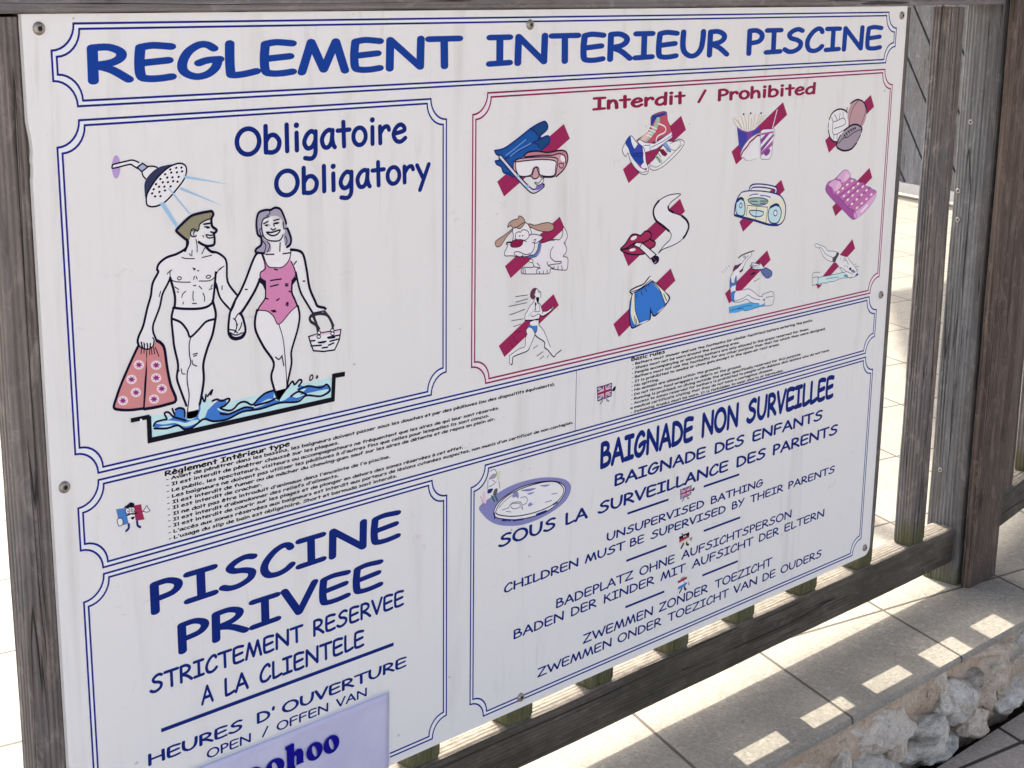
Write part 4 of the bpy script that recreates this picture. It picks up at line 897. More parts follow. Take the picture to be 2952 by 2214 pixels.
["k",0.7,1,"1231.7 122.98 1235.29 133.37 1229.74 145.89 1225.78 152.08"],
["white",0,1,"1195.09 152.2 1192.8 160.45 1187.06 167.04 1178.78 170.94 1169.22 171.56 1159.9 168.85 1152.21 163.23 1147.31 155.59 1145.88 147.08 1148.13 138.97 1153.74 132.46 1161.87 128.52 1171.34 127.78 1180.68 130.35 1188.5 135.9 1193.56 143.57"],
["k",1.52,1,"1147.95 140.26 1152.75 133.02 1162.34 128.5 1173.49 127.42 1183.94 129.57 1190.03 133.02"],
["k",1.52,1,"1147.18 153.96 1151.49 162.98 1161.21 169.88 1172.65 171.23"],
["k",0.68,1,"1159.57 133.99 1167.25 142.54 1157.35 144.51 1160.25 161 1184.63 156.12"],
["k",0.68,1,"1167.25 142.54 1182.85 140.22 1186.07 148.61 1160.49 152.84"],
["k",0.68,1,"1171.65 141.52 1172.95 132.79"],
["k",0.68,1,"1179.58 131.24 1180.95 139.49"],
["k",0.67,1,"1153.23 137.41 1157.35 144.51"],
["k",0.68,1,"1161.45 161.7 1160.93 167.34"],
["k",0.68,1,"1169.19 160.27 1168.81 167.19"],
["k",1.0,1,"1146.63 144.55 1146.24 151.4"],
["ballgr",0,1,"1169.17 176.7 1172.3 168.04 1184.77 157.39 1202.38 150.78 1216.3 150.92 1228.6 156.09 1227.3 165.01 1216.88 175.94 1203.88 184.08 1190.08 184.44 1175.99 180.95"],
["k",1.89,1,"1172.3 168.04 1169.17 176.7 1177.21 181.67 1190.08 184.44 1206.06 182.94 1217.98 175.37"],
["k",1.73,1,"1184.7 156.76 1202.38 150.78 1216.27 150.66 1228.57 155.83 1228.03 161.2"],
["k",1.36,1,"1173.3 166.84 1176.7 162.62"],
["k",1.39,1,"1220.04 172.92 1226.2 165.59"],
["k",0.86,1,"1172.93 173.78 1183.61 167.47 1194.93 166.26 1208.22 161.31 1219.55 158.78 1228.75 157.39"],
["k",0.86,1,"1184.48 164.99 1196.37 158.71 1213.24 154.58"],
["k",1.03,1,"1185.34 162.5 1189.84 165.95"],
["k",1.03,1,"1189.66 160.22 1193.48 163.62"],
["k",1.03,1,"1195.12 157.74 1198.98 161.41"],
["k",1.03,1,"1200.68 156.03 1204.54 159.57"],
["k",1.04,1,"1206.28 154.57 1209.71 158.21"],
["k",1.04,1,"1210.83 153.8 1213.49 156.77"]]],
["diagonal_bar","",1,[
["crim",0,0,"1246.13 111.74 1256.45 128.24 1152.01 184.67 1141.26 167.37"]]],
["dog_drawing","white cartoon dog with brown ears and a red nose",0,[
["dogw",0,1,"564.66 238.59 576.55 235.36 591.1 238.57 593.12 241.6 588.03 245.57 594.54 246.84 604.3 245.62 614.14 244.97 620.79 246.24 626.48 241.7 627.06 232.63 632.54 237.76 634.42 244.83 630.07 250.67 633.61 257.38 632.1 262.96 628 265.95 635.62 268.56 636.34 276.16 635.14 281.23 630.13 282.13 615.04 279.39 607.57 277.92 605.22 282.8 588.83 281.37 566.22 278.61 560.6 276.23 561.31 271.82 569.28 271.64 579.73 272.32 575.5 262.22 572.24 259.59 559.49 258.7 545.27 255.96 535.11 254.8 533.97 250.79 538.83 243.59 536.47 241.12 545.02 240.38 547.25 233.42 545.58 226.61 552.59 225.11 563.54 221.22 569.93 223.52 574.03 229.51 574.94 235.2"],
["k",0.68,3,"564.66 238.59 576.55 235.36 591.1 238.57 593.12 241.6 588.03 245.57 594.54 246.84 604.3 245.62 614.14 244.97 620.79 246.24 626.48 241.7 627.06 232.63 632.54 237.76 634.42 244.83 630.07 250.67 633.61 257.38 632.1 262.96 628 265.95 635.62 268.56 636.34 276.16 635.14 281.23 630.13 282.13 615.04 279.39 607.57 277.92 605.22 282.8 588.83 281.37 566.22 278.61 560.6 276.23 561.31 271.82 569.28 271.64 579.73 272.32 575.5 262.22 572.24 259.59 559.49 258.7 545.27 255.96 535.11 254.8 533.97 250.79 538.83 243.59 536.47 241.12 545.02 240.38 547.25 233.42 545.58 226.61 552.59 225.11 563.54 221.22 569.93 223.52 574.03 229.51 574.94 235.2"],
["brown",0,1,"571.51 223.12 581.15 225.76 594.03 224.8 603.79 225.2 611.25 228.77 610.56 233.8 602.41 235.23 587.74 232.59 578.01 228.8 572.38 226.55"],
["k",0.67,3,"571.51 223.12 581.15 225.76 594.03 224.8 603.79 225.2 611.25 228.77 610.56 233.8 602.41 235.23 587.74 232.59 578.01 228.8 572.38 226.55"],
["brown",0,1,"545.57 226.39 540.16 228.82 530.93 232.81 521.75 236.23 519.18 239.25 521.84 243.38 527.98 242.95 532.55 238.49 538.67 232.52 545.6 228.27"],
["k",0.65,3,"545.57 226.39 540.16 228.82 530.93 232.81 521.75 236.23 519.18 239.25 521.84 243.38 527.98 242.95 532.55 238.49 538.67 232.52 545.6 228.27"],
["brown",0,1,"538.52 223.14 540.02 219.44 546.2 216.75 554 215.86 555.52 213.02 561.86 215.51 565.43 220.85 560.47 225.91 555.77 227.1 551.02 224.96 547.12 225.67 543.17 222.51 538.53 223.7"],
["k",0.66,3,"538.52 223.14 540.02 219.44 546.2 216.75 554 215.86 555.52 213.02 561.86 215.51 565.43 220.85 560.47 225.91 555.77 227.1 551.02 224.96 547.12 225.67 543.17 222.51 538.53 223.7"],
["white",0,1,"550.43 236.52 551.13 231.61 555.82 230.43 558.2 231.23 562.1 228.85 570.08 231.34 571.79 237.1 567.08 240.52 562.32 240.34 550.46 238.19"],
["k",0.66,3,"550.43 236.52 551.13 231.61 555.82 230.43 558.2 231.23 562.1 228.85 570.08 231.34 571.79 237.1 567.08 240.52 562.32 240.34 550.46 238.19"],
["k",0,1,"558.28 235.46 557.74 236.08 556.63 235.97 556.07 235.23 556.61 234.61 557.71 234.72"],
["k",0,1,"562.86 235.61 562.32 236.23 561.21 236.11 560.64 235.38 561.19 234.75 562.3 234.87"],
["crimd",0,1,"542.72 242.9 546.57 239.44 555.98 239 562.32 240.57 560.83 245.43 554.55 247.31 545.11 246.27"],
["k",0.53,3,"542.72 242.9 546.57 239.44 555.98 239 562.32 240.57 560.83 245.43 554.55 247.31 545.11 246.27"],
["k",0.66,1,"536.49 242.78 537.23 240.1 543.45 240.21"],
["k",0.67,1,"549.18 255.29 549.13 252.5 556.22 252.73 567.4 257.02 576.97 255.62 580.85 249.3 579.95 244.7"],
["k",0.67,1,"550.75 255.47 556.32 258.33 562.64 257.94 561.83 256.72"],
["k",0.54,1,"576.73 244.35 583.2 246.17 588 244.44 594.45 242.87"],
["k",0.54,1,"579.1 242.36 583.1 241.66 580.77 245.35"],
["k",0.53,1,"562.32 240.57 567.92 242.84"],
["collar",3.51,1,"573.04 259.46 581.87 259.56 587.42 254.53 589.35 246.84"],
["navy",0.54,1,"571.42 258.37 579.44 258.72 584.99 254.26 587.25 247.18"],
["navy",0.54,1,"575.49 261.65 584.33 260.97 589.88 255.94 591.61 246.52"],
["cream",0,1,"578.78 265.42 578.19 266.55 576.59 267.1 574.6 266.86 572.98 265.94 572.34 264.67 572.93 263.54 574.52 263 576.51 263.23 578.14 264.15"],
["k",0.54,3,"578.78 265.42 578.19 266.55 576.59 267.1 574.6 266.86 572.98 265.94 572.34 264.67 572.93 263.54 574.52 263 576.51 263.23 578.14 264.15"],
["k",0.69,1,"611.06 253.18 607.06 257.86 607.24 264.73 614.8 270.18 623.97 271.24 624.03 273.56 611.57 273.24 603.34 273.41"],
["k",0.69,1,"601.6 269.21 603.34 273.41 611.69 277.84"],
["k",0.68,1,"579.7 271.18 583.79 273.37 590.29 274.14"],
["k",0.68,1,"585.3 268.44 589.44 272.34"],
["k",0.68,1,"584.75 280.3 585.46 275.84 590.32 275.29"],
["k",0.68,1,"589.64 281.47 588.76 278.51"],
["k",0.68,1,"595.36 282.17 596.1 278.83"],
["k",0.69,1,"601.91 281.82 601.82 278.38"],
["k",0.68,1,"604.3 245.62 607.57 245.4 613.34 246.02"],
["k",0.69,1,"613.29 275.74 612.55 279.09"],
["k",0.69,1,"619.93 275.95 619.21 280.12"],
["k",0.7,1,"625.78 276.3 626.75 281.03"],
["k",0.67,1,"562.91 272.01 563.01 277.65"],
["k",0.67,1,"566.11 272.95 566.53 278.08"],
["k",0.69,1,"628.39 250.49 630.92 251.34"]]],
["diagonal_bar","",1,[
["crim",0,0,"621.4 220.13 630.1 234.08 543.78 280.68 534.81 266.2"]]],
["cigarette_drawing","red lips with a smoking cigarette",0,[
["smoke",0,1,"836.35 213.77 824.25 212.14 809.68 213.21 795.44 217.74 786.83 225.04 786.29 231.92 791.23 240.51 804.35 248.79 817.61 257.17 821.22 262.26 818.21 267.84 807.53 273.75 797.92 281.51 805.91 277.69 822.33 275.37 838.82 271.23 849.64 264.04 854.75 255.04 850.45 246.29 838.83 239.85 823.72 234.88 815.21 230.57 814.06 226.39 819.25 221.03"],
["k",0.88,3,"836.35 213.77 824.25 212.14 809.68 213.21 795.44 217.74 786.83 225.04 786.29 231.92 791.23 240.51 804.35 248.79 817.61 257.17 821.22 262.26 818.21 267.84 807.53 273.75 797.92 281.51 805.91 277.69 822.33 275.37 838.82 271.23 849.64 264.04 854.75 255.04 850.45 246.29 838.83 239.85 823.72 234.88 815.21 230.57 814.06 226.39 819.25 221.03"],
["k",2.18,1,"795.44 217.74 787.67 223.97 785.75 231.87 791.26 241.09 804.35 248.79 816.66 256.49"],
["k",2.05,1,"823.7 234.53 815.21 230.57 813.14 226.3"],
["k",2.4,1,"840.72 240.38 850.48 246.89 854.75 255.04 849.64 264.04 845.17 267.74"],
["lip",0,1,"727.38 269.32 735.78 263.61 745.81 254.37 754.54 253.79 763.46 256.21 772.12 251.91 781.18 254.58 783.22 259.44 781.6 262.76 790.82 267.25 790.16 271.85 783.97 274.09 771.68 279.13 755.69 278.48 741.54 275.73"],
["k",1.29,3,"727.38 269.32 735.78 263.61 745.81 254.37 754.54 253.79 763.46 256.21 772.12 251.91 781.18 254.58 783.22 259.44 781.6 262.76 790.82 267.25 790.16 271.85 783.97 274.09 771.68 279.13 755.69 278.48 741.54 275.73"],
["k",1.29,1,"727.38 269.32 737.75 268.98 753.27 264.36 765.69 265.7 776.29 263.94 782.44 261.69"],
["k",0.85,1,"729.11 269.52 741.28 269.95 751.67 267.64 762.38 270.55"],
["white",0,1,"756.28 256.5 756.23 257.94 754.13 259.41 750.79 260.34 747.5 260.36 745.48 259.49 745.54 258.05 747.62 256.59 750.96 255.66 754.25 255.63"],
["white",0,1,"755.12 271.95 754.31 273 751.56 273.65 747.93 273.67 744.8 273.04 743.38 272.01 744.19 270.97 746.92 270.32 750.55 270.29 753.68 270.92"],
["white",0,0,"750.73 266.38 756.77 263.81 766.58 265.8 780.39 274.28 793.44 282.76 782.82 286.82 771.63 277.96 761.52 271.03"],
["k",1.01,2,"750.73 266.38 756.77 263.81 766.58 265.8 780.39 274.28 793.44 282.76 782.82 286.82 771.63 277.96 761.52 271.03"],
["k",0.86,1,"766.58 265.8 762.38 270.55"],
["k",0,1,"784.6 286.44 789.86 283.53 798.13 285.65 799 291.64 792.25 294.62 787.56 291.48"],
["maroon",1.17,1,"788.2 286.27 793.81 289.86"],
["grey",1.03,1,"790.35 292.98 793.88 291.04"]]],
["diagonal_bar","",1,[
["crim",0,0,"835.72 218.75 846.4 235.25 742.58 291.19 731.88 273.49"]]],
["radio_drawing","pale yellow portable radio with two speakers",0,[
["navy",4.12,1,"976.32 224.57 979.67 216.43 992.71 215.7 1013.31 218.37 1032.26 222.63 1034.69 226.51 1031.09 232.96"],
["white",2.06,1,"976.27 223.97 980.28 216.48 992.71 215.7 1013.31 218.37 1031.84 222.59 1034.27 226.48 1031.04 232.34"],
["radio",0,1,"946.36 247.7 948.33 234.71 955.44 224.58 965.08 221.21 987.18 222.24 1018.1 226.33 1043.61 232.82 1055.06 243.1 1058.54 253.36 1055.1 266.75 1042.89 271.77 1021.77 269.04 990.29 260.4 961.62 253.37 949.51 250.4"],
["navy",1.42,3,"946.36 247.7 948.33 234.71 955.44 224.58 965.08 221.21 987.18 222.24 1018.1 226.33 1043.61 232.82 1055.06 243.1 1058.54 253.36 1055.1 266.75 1042.89 271.77 1021.77 269.04 990.29 260.4 961.62 253.37 949.51 250.4"],
["radiolite",0,1,"957.43 224.75 965.13 221.81 987.22 222.73 1018.15 226.94 1041.55 233.25 1039.88 238.04 1014.69 234.59 977.67 228.91"],
["navy",2.21,1,"947.48 249.61 961.62 253.37 990.29 260.4 1021.77 269.04 1042.89 271.77"],
["spk",0,1,"948.87 241.94 951.03 231.36 958.7 228.45 966.07 233.91 968.94 245.01 965.49 251.93 953.4 249.57"],
["navy",1.24,3,"948.87 241.94 951.03 231.36 958.7 228.45 966.07 233.91 968.94 245.01 965.49 251.93 953.4 249.57"],
["spk",0,1,"1019.5 254.64 1023.97 246.45 1036.22 243.88 1045 248.39 1048.97 257.44 1042.55 268 1029.99 268 1022.33 263.54"],
["navy",1.29,3,"1019.5 254.64 1023.97 246.45 1036.22 243.88 1045 248.39 1048.97 257.44 1042.55 268 1029.99 268 1022.33 263.54"],
["white",0,1,"961.87 238.7 961.28 240.46 960 241.41 958.54 241.19 957.41 239.9 957.06 238.02 957.66 236.26 958.93 235.31 960.4 235.52 961.53 236.82"],
["navy",0.93,3,"961.87 238.7 961.28 240.46 960 241.41 958.54 241.19 957.41 239.9 957.06 238.02 957.66 236.26 958.93 235.31 960.4 235.52 961.53 236.82"],
["white",0,1,"1039.34 255.73 1038.5 257.78 1036.52 258.84 1034.17 258.5 1032.36 256.89 1031.76 254.62 1032.61 252.58 1034.58 251.51 1036.93 251.86 1038.74 253.46"],
["navy",0.97,3,"1039.34 255.73 1038.5 257.78 1036.52 258.84 1034.17 258.5 1032.36 256.89 1031.76 254.62 1032.61 252.58 1034.58 251.51 1036.93 251.86 1038.74 253.46"],
["navy",2.47,1,"951.07 231.97 958.75 229.05 963.88 231.31"],
["navy",2.58,1,"1023.97 246.45 1035.19 244.03 1041.63 245.85"],
["dialg",0,1,"973.92 232.2 987.9 231.01 1006.37 233.24 1017.39 237.27 1013.2 241.18 998.9 241.47 982.45 238.4"],
["navy",0.95,3,"973.92 232.2 987.9 231.01 1006.37 233.24 1017.39 237.27 1013.2 241.18 998.9 241.47 982.45 238.4"],
["spk",0,1,"978.11 247.08 993.33 247.9 1008.29 251.13 1006.22 255.83 993.98 255.88 983.63 253.06"],
["navy",0.95,3,"978.11 247.08 993.33 247.9 1008.29 251.13 1006.22 255.83 993.98 255.88 983.63 253.06"],
["navy",0.63,0,"971.93 252.55 973.49 239.4 1017.72 245.88 1015.3 265.93"],
["navy",0.63,0,"993.85 241.86 992.34 260.6"],
["navyv",1.25,1,"976.56 227.61 983.49 226.4 995.24 226.8"],
["navyv",1.27,1,"999.9 229.03 1012.31 230.71 1022.43 233.43"],
["navyv",1.26,1,"980.13 234.56 994.41 236.44"],
["navyv",1.27,1,"1000.51 236.38 1014.95 237.67"],
["navyv",1.27,1,"1000.77 239.44 1011.02 239.76"]]],
["diagonal_bar","",1,[
["crim",0,0,"1044.91 212.38 1053.98 226.67 966.72 272.89 958.08 259.06"]]],
["air_mattress_drawing","pink inflatable mattress with a pillow roll",0,[
["matt",0,1,"1149.62 229.88 1155.75 224.01 1169.09 221.89 1188.55 211.86 1200.14 212.35 1207.26 217.81 1208.33 223.07 1220.35 225.97 1227.93 230.48 1239.96 232.11 1248.94 237.44 1260.09 240.34 1265.29 243.42 1275.42 246.93 1276.25 253.65 1265.46 264.66 1245.18 276.06 1226.79 281.57 1217.17 279.97 1202.07 270.66 1187.15 261.46 1172.39 252.35 1151.57 237.7"],
["plumd",1.05,3,"1149.62 229.88 1155.75 224.01 1169.09 221.89 1188.55 211.86 1200.14 212.35 1207.26 217.81 1208.33 223.07 1220.35 225.97 1227.93 230.48 1239.96 232.11 1248.94 237.44 1260.09 240.34 1265.29 243.42 1275.42 246.93 1276.25 253.65 1265.46 264.66 1245.18 276.06 1226.79 281.57 1217.17 279.97 1202.07 270.66 1187.15 261.46 1172.39 252.35 1151.57 237.7"],
["mattd",0,1,"1149.62 229.88 1155.02 227.78 1163.41 232.31 1168.97 241.75 1180.92 246.66 1193.27 254.22 1205.89 263.18 1222.94 268.69 1227.91 281.02 1217.17 279.97 1202.07 270.66 1172.39 252.35 1150.89 237.64"],
["mattl",0,1,"1156.16 227.87 1171.39 222.07 1183.12 224.93 1187.31 231.71 1173.21 238.9 1164.55 232.4"],
["mattl",0,1,"1174.69 221.05 1189.71 211.95 1201.35 212.83 1207.41 219.11 1201.51 224.47 1189.2 228 1184.06 223.08"],
["pinkpale",0,1,"1173.87 234.46 1178.5 224.56 1186.15 231.62 1176.53 237.9"],
["pinkpale",0,1,"1192.47 226.33 1195.89 215.64 1206.78 219.71 1199.25 224.93"],
["mattl",0,1,"1223.4 272.68 1243.91 265.35 1275.75 249.61 1275.18 254.89 1265.46 264.66 1245.18 276.06 1227.91 281.02"],
["mattd",3.14,1,"1180.85 246 1227.93 230.48"],
["mattd",3.17,1,"1193.2 253.57 1242.52 233.63"],
["mattd",3.19,1,"1206.99 262.63 1258.96 240.91"],
["cream",0,1,"1182.81 238.82 1183.01 240.39 1180.4 241.72 1177.61 241.47 1177.41 239.89 1180.01 238.57"],
["cream",0,1,"1193.37 234.59 1193.57 236.17 1190.95 237.5 1188.11 237.25 1187.91 235.67 1190.53 234.34"],
["cream",0,1,"1203.96 230.33 1204.17 231.92 1201.53 233.26 1198.7 233.01 1198.5 231.43 1201.13 230.09"],
["cream",0,1,"1214.95 225.93 1215.16 227.52 1212.51 228.86 1209.66 228.62 1209.45 227.03 1212.1 225.69"],
["cream",0,1,"1197.36 245.24 1197.56 246.82 1194.93 248.15 1192.11 247.89 1191.91 246.31 1194.53 244.98"],
["cream",0,1,"1208.34 240.6 1208.55 242.19 1205.9 243.53 1203.06 243.27 1202.85 241.68 1205.49 240.35"],
["cream",0,1,"1219.39 235.94 1219.6 237.54 1216.94 238.88 1214.07 238.63 1213.87 237.03 1216.52 235.69"],
["cream",0,1,"1230.84 231.11 1231.05 232.71 1228.37 234.06 1225.49 233.81 1225.28 232.21 1227.95 230.86"],
["cream",0,1,"1207.34 251.31 1207.55 252.9 1204.9 254.23 1202.06 253.97 1201.85 252.37 1204.49 251.04"],
["cream",0,1,"1219.13 246.31 1219.34 247.91 1216.67 249.24 1213.81 248.98 1213.6 247.38 1216.26 246.05"],
["cream",0,1,"1230.99 241.27 1231.2 242.88 1228.52 244.22 1225.64 243.96 1225.43 242.36 1228.1 241.02"],
["cream",0,1,"1243.29 236.06 1243.5 237.66 1240.81 239.01 1237.9 238.76 1237.69 237.15 1240.38 235.8"],
["cream",0,1,"1218.67 258.19 1218.87 259.8 1216.21 261.13 1213.34 260.85 1213.13 259.25 1215.79 257.92"],
["cream",0,1,"1230.13 252.93 1230.34 254.55 1227.66 255.89 1224.75 255.62 1224.54 254 1227.21 252.66"],
["cream",0,1,"1241.64 247.65 1241.86 249.26 1239.16 250.61 1236.25 250.34 1236.04 248.73 1238.73 247.39"],
["cream",0,1,"1253.58 242.17 1253.8 243.79 1251.09 245.14 1248.16 244.88 1247.94 243.27 1250.65 241.91"],
["cream",0,1,"1232.41 264.7 1232.62 266.31 1229.93 267.64 1227.03 267.36 1226.82 265.75 1229.51 264.42"],
["cream",0,1,"1243.58 259.62 1243.8 261.23 1241.1 262.57 1238.18 262.3 1237.97 260.68 1240.67 259.34"],
["cream",0,1,"1254.83 254.51 1255.05 256.13 1252.33 257.48 1249.39 257.2 1249.18 255.59 1251.89 254.24"],
["cream",0,1,"1266.48 249.22 1266.7 250.84 1263.97 252.2 1261.02 251.93 1260.79 250.31 1263.52 248.95"],
["white",0,0,"1237.62 272.7 1253.27 263.56 1258.22 264.67 1242.52 273.82"],
["plumd",1.05,1,"1168.97 241.75 1180.92 246.66 1193.27 254.22 1205.89 263.18 1216.99 268.13 1226.98 273.01 1229.11 281.13"],
["mattd",1.55,1,"1171.39 222.07 1183.12 224.93 1188.33 230.51"]]],
["diagonal_bar","",1,[
["crim",0,0,"1255.04 212.58 1263.74 226.78 1176.93 273.08 1167.9 259.3"]]],
["runner_drawing","running man in blue briefs with speed lines",0,[
["skin",0,1,"582.09 309.64 580.54 312.87 574.94 316.11 571.02 321.29 567.47 325.37 567.59 331.39 575.28 332.78 575.36 336.82 572.2 340.39 569.43 343.43 571.13 347.71 568.4 352.48 567.76 361.62 558.93 362.55 545.44 367.31 543.08 368.65 544.02 378 547.61 378.59 548.7 372.43 551.05 369.93 571.11 367.35 575.1 363.92 582.98 351.22 598.81 361.19 599.78 367.19 615.12 380.79 627.61 375.09 623.39 375.31 614.14 375.32 605.43 361.04 602.82 355.96 597.65 347.03 590.11 340.7 589.94 333.15 591.49 329.33 596.45 330.9 610.4 326.77 613.64 323.73 611.92 321.46 608.66 323.63 602.92 325.73 597.14 325.5 593.76 320.99 592.01 316.14 588.71 314.54 587.77 309.25 591.84 308.65 592.53 303 587.53 298.34 582.68 299.43 581.18 304.94"],
["blue2",0,1,"574.56 337.28 580.29 339.55 587.24 340.57 586.95 346.03 583.76 349.6 582.05 345.88 577.88 341.22 572.59 339.87"],
["k",0.54,1,"582.09 309.64 579.74 313.33 574.94 316.11 571.02 321.29 567.47 325.37 567.35 331.36"],
["k",0.54,1,"571.13 347.71 568.4 352.48 567.76 361.62 558.93 362.55 545.44 367.31 543.08 368.65 544.02 378"],
["k",0.55,1,"575.37 337.4 572.2 340.39 569.43 343.43 571.13 347.71"],
["k",0.55,1,"587.24 340.57 586.95 346.03 583.76 349.6 582.21 353.42 575.1 363.92"],
["k",0.55,1,"572.59 339.87 577.88 341.22 582.05 345.88 583.76 349.6"],
["k",0.56,1,"590.09 340.12 597.65 347.03 602.82 355.96 605.43 361.04 609.79 368.75"],
["k",0.55,1,"594.73 327.48 597.14 325.5 602.92 325.73 608.66 323.63 611.51 321.7"],
["k",0.55,1,"588.71 314.54 592.02 316.72 593.76 320.99 595.91 325.33"],
["k",0.55,1,"586.31 298.18 589.21 300.85 592.53 303 591.33 304.27 592.59 305.87 591.68 308.74"],
["k",0.55,1,"576.79 327.54 581.69 328.81 588.17 327.13 591.05 328.12"],
["k",0.96,1,"567.35 331.36 578.52 332.79 588.3 332.92"],
["k",0.98,1,"583.36 350.12 588.77 354.42 599.64 361.32 599.78 367.19 605.69 371.64 615.12 380.79 619.26 378.5 627.61 375.09"],
["k",0.95,1,"545.61 378.26 547.61 378.59 548.31 372.94 551.05 369.93 571.11 367.35 575.1 363.92"],
["k",0.97,1,"591.48 328.75 596.44 330.73 606.28 327.94 612.02 325.25"],
["k",0.96,1,"589.92 332.58 590.08 339.54"],
["k",0,1,"576.09 332.61 589.92 332.58 587.51 334.25 582.6 333.55 576.12 334.34"],
["k",0,1,"579.51 321.9 584.83 323.79 591.37 324.12 590.97 324.64 584.85 324.36 580.34 322.59"],
["k",0,1,"584.49 307.96 589.38 308.32 588.69 313.97 586.65 313.69"],
["k",0,1,"582.58 313.72 584.61 313.7 583.95 320.79 580.73 322.07 576.74 324.95 571.94 327.43 577.53 323.92 583.13 320.1"],
["k",0.41,1,"584.83 323.79 583.89 317.91 586.66 314.27 589.56 316.39 590.95 323.49"],
["hairr",0,1,"575.56 306.48 575.29 301.32 577.79 297.65 581.81 296.35 585.89 297.56 583.9 299.59 582.76 302.86 581.17 304.37 583.66 306.99 580.47 309.42"],
["grey",0,1,"613.79 323.97 613.15 325.12 612.06 325.65 610.94 325.36 610.22 324.36 610.16 323.03 610.8 321.88 611.89 321.35 613.01 321.65 613.73 322.65"],
["k",0.35,3,"613.79 323.97 613.15 325.12 612.06 325.65 610.94 325.36 610.22 324.36 610.16 323.03 610.8 321.88 611.89 321.35 613.01 321.65 613.73 322.65"],
["k",0.55,1,"587.61 301.78 590.06 302.1"],
["k",0.41,1,"583.18 303.49 581.99 304.76 583.65 306.41"],
["k",0.54,1,"551.51 302.44 561.05 302.57 570.66 302.98"],
["k",0.54,1,"552.41 308.61 561.95 308.08 571.15 307.49"],
["k",0.54,1,"541.42 312.09 555.64 311.77 569.62 311.5"],
["k",0.54,1,"542.35 321.71 555.79 320.3 566.54 318.67"],
["k",0.54,1,"545.62 328.64 555.14 329.04 563.93 329.15"],
["k",0.54,1,"548.9 335.82 556.05 335.16 560.83 334.71"],
["k",0.55,1,"581.24 365.75 588.15 363.51"],
["k",0.56,1,"587.19 375.72 597.41 372.09"],
["k",0.56,1,"592.64 380.11 598.36 377.22"],
["k",0.56,1,"604.66 380.58 606.67 377.37"],
["maroon",0.81,1,"550.59 342.06 556.18 342.89 561.79 343.15"],
["maroon",0.81,1,"548.29 347.14 550.75 351.52 556.8 355.31"],
["maroon",0.81,1,"544 351.63 546.06 356.52 549.29 359.6"]]],
["diagonal_bar","",1,[
["crim",0,0,"613.48 307.59 622.61 321.76 535.33 368.38 526.34 354.31"]]],
["shorts_drawing","blue bermuda shorts with yellow side stripes",0,[
["blue3",0,1,"783.02 308.57 786.9 313.77 797.21 319.81 810.58 329.86 822.59 339.23 817.04 346.3 806.32 353.24 793.76 358.67 787.02 351.75 786.23 361.19 774.03 363.61 759.83 366.89 751.26 366.23 747.02 350.88 747.75 335.72 750.87 326.77 746.75 321.56 757.56 318.28 771.7 315.98"],
["k",1.32,3,"783.02 308.57 786.9 313.77 797.21 319.81 810.58 329.86 822.59 339.23 817.04 346.3 806.32 353.24 793.76 358.67 787.02 351.75 786.23 361.19 774.03 363.61 759.83 366.89 751.26 366.23 747.02 350.88 747.75 335.72 750.87 326.77 746.75 321.56 757.56 318.28 771.7 315.98"],
["white",0,1,"783.02 308.57 786.9 313.77 771.85 318.94 750.82 325.6 746.78 322.15 757.56 318.28 771.7 315.98"],
["k",1.02,1,"750.82 325.6 771.91 320.12 787.46 314.08"],
["k",0.87,1,"748.05 322.9 766.56 320.61 785.02 312.36"],
["cream",0,1,"751.76 326.89 755.83 326.84 757.09 346.41 765.01 362.9 757.92 364.25 750.22 351.33 749.99 338.37"],
["cream",0,1,"787.9 315.67 795.34 318.98 812.51 331.31 820.37 339.54 815.13 345.44 810.11 338.17 803.18 328.9"],
["bluem",0,1,"757.05 326.41 772.02 322.49 786.17 317.22 797.46 324.59 809.18 338.05 811.57 347.96 795.41 355.32 787.63 345.88 782.87 359.52 766.64 359.58 758.89 346.65"],
["smoke",0,1,"763.29 364.43 773.97 362.41 784.81 361.94 774.06 364.21"],
["smoke",0,1,"799.07 355.23 813.47 348.82 806.32 353.24"],
["navy",0.87,1,"755.83 326.84 757.99 346.53 765.88 362.44"],
["navy",0.89,1,"788.81 315.78 803.11 327.7 812.3 344.46"],
["navy",0.87,1,"759.73 326.77 759.95 331.49"],
["navy",0.87,1,"767.63 324.28 769.66 329.25"],
["navy",0.88,1,"774.67 321.65 777.59 326.16"],
["navy",0.88,1,"779.84 317.01 782.71 320.33"],
["navy",0.87,1,"756.53 353.4 758.88 365.57"],
["navy",0.88,1,"759.39 357.35 761.52 364.77"],
["navy",0.9,1,"810.78 333.47 816.83 342.67"],
["k",0,0,"785.44 345.58 787.94 351.88 794.12 358.73 786.53 352.88 785.07 359.83"]]],
["diagonal_bar","",1,[
["crim",0,0,"822.6 303.07 832.66 319.5 728.92 375.05 718.46 357.68"]]],
["pushing_drawing","swimmer pushed backwards into the pool by a gloved hand",0,[
["skin2",0,1,"945.76 343.94 943.67 334.53 945.03 327.85 950.2 322.78 957.4 319.65 965.38 314.31 974.31 308.48 981.6 305.3 983.23 302.04 987.96 302 983.69 307.83 976.48 312.17 971.38 319.03 962.68 327.73 958.32 331.78 958.62 335.83 957.14 340.81 957.71 348.36 971.87 349.62 987.05 349.84 999.07 356.64 1008.18 361.94 1017.05 363.7 1025.93 364.88 1022.18 366.74 1024.51 371.18 1022.68 372.71 1012.15 374.82 999.23 370.42 990.39 367.76 981.4 362.47 968.34 364.78 955.08 362.99 950.24 360.61 947.63 350.49"],
["white",0,1,"965.38 314.31 965.97 309.8 969.48 306.78 974.17 306.74 970.7 310.35"],
["hairr",0,1,"948.95 320.92 950.66 316.56 954.19 314.13 957.05 315.04 966.24 313.26 965.47 315.46 957.4 319.65 949.73 322.72"],
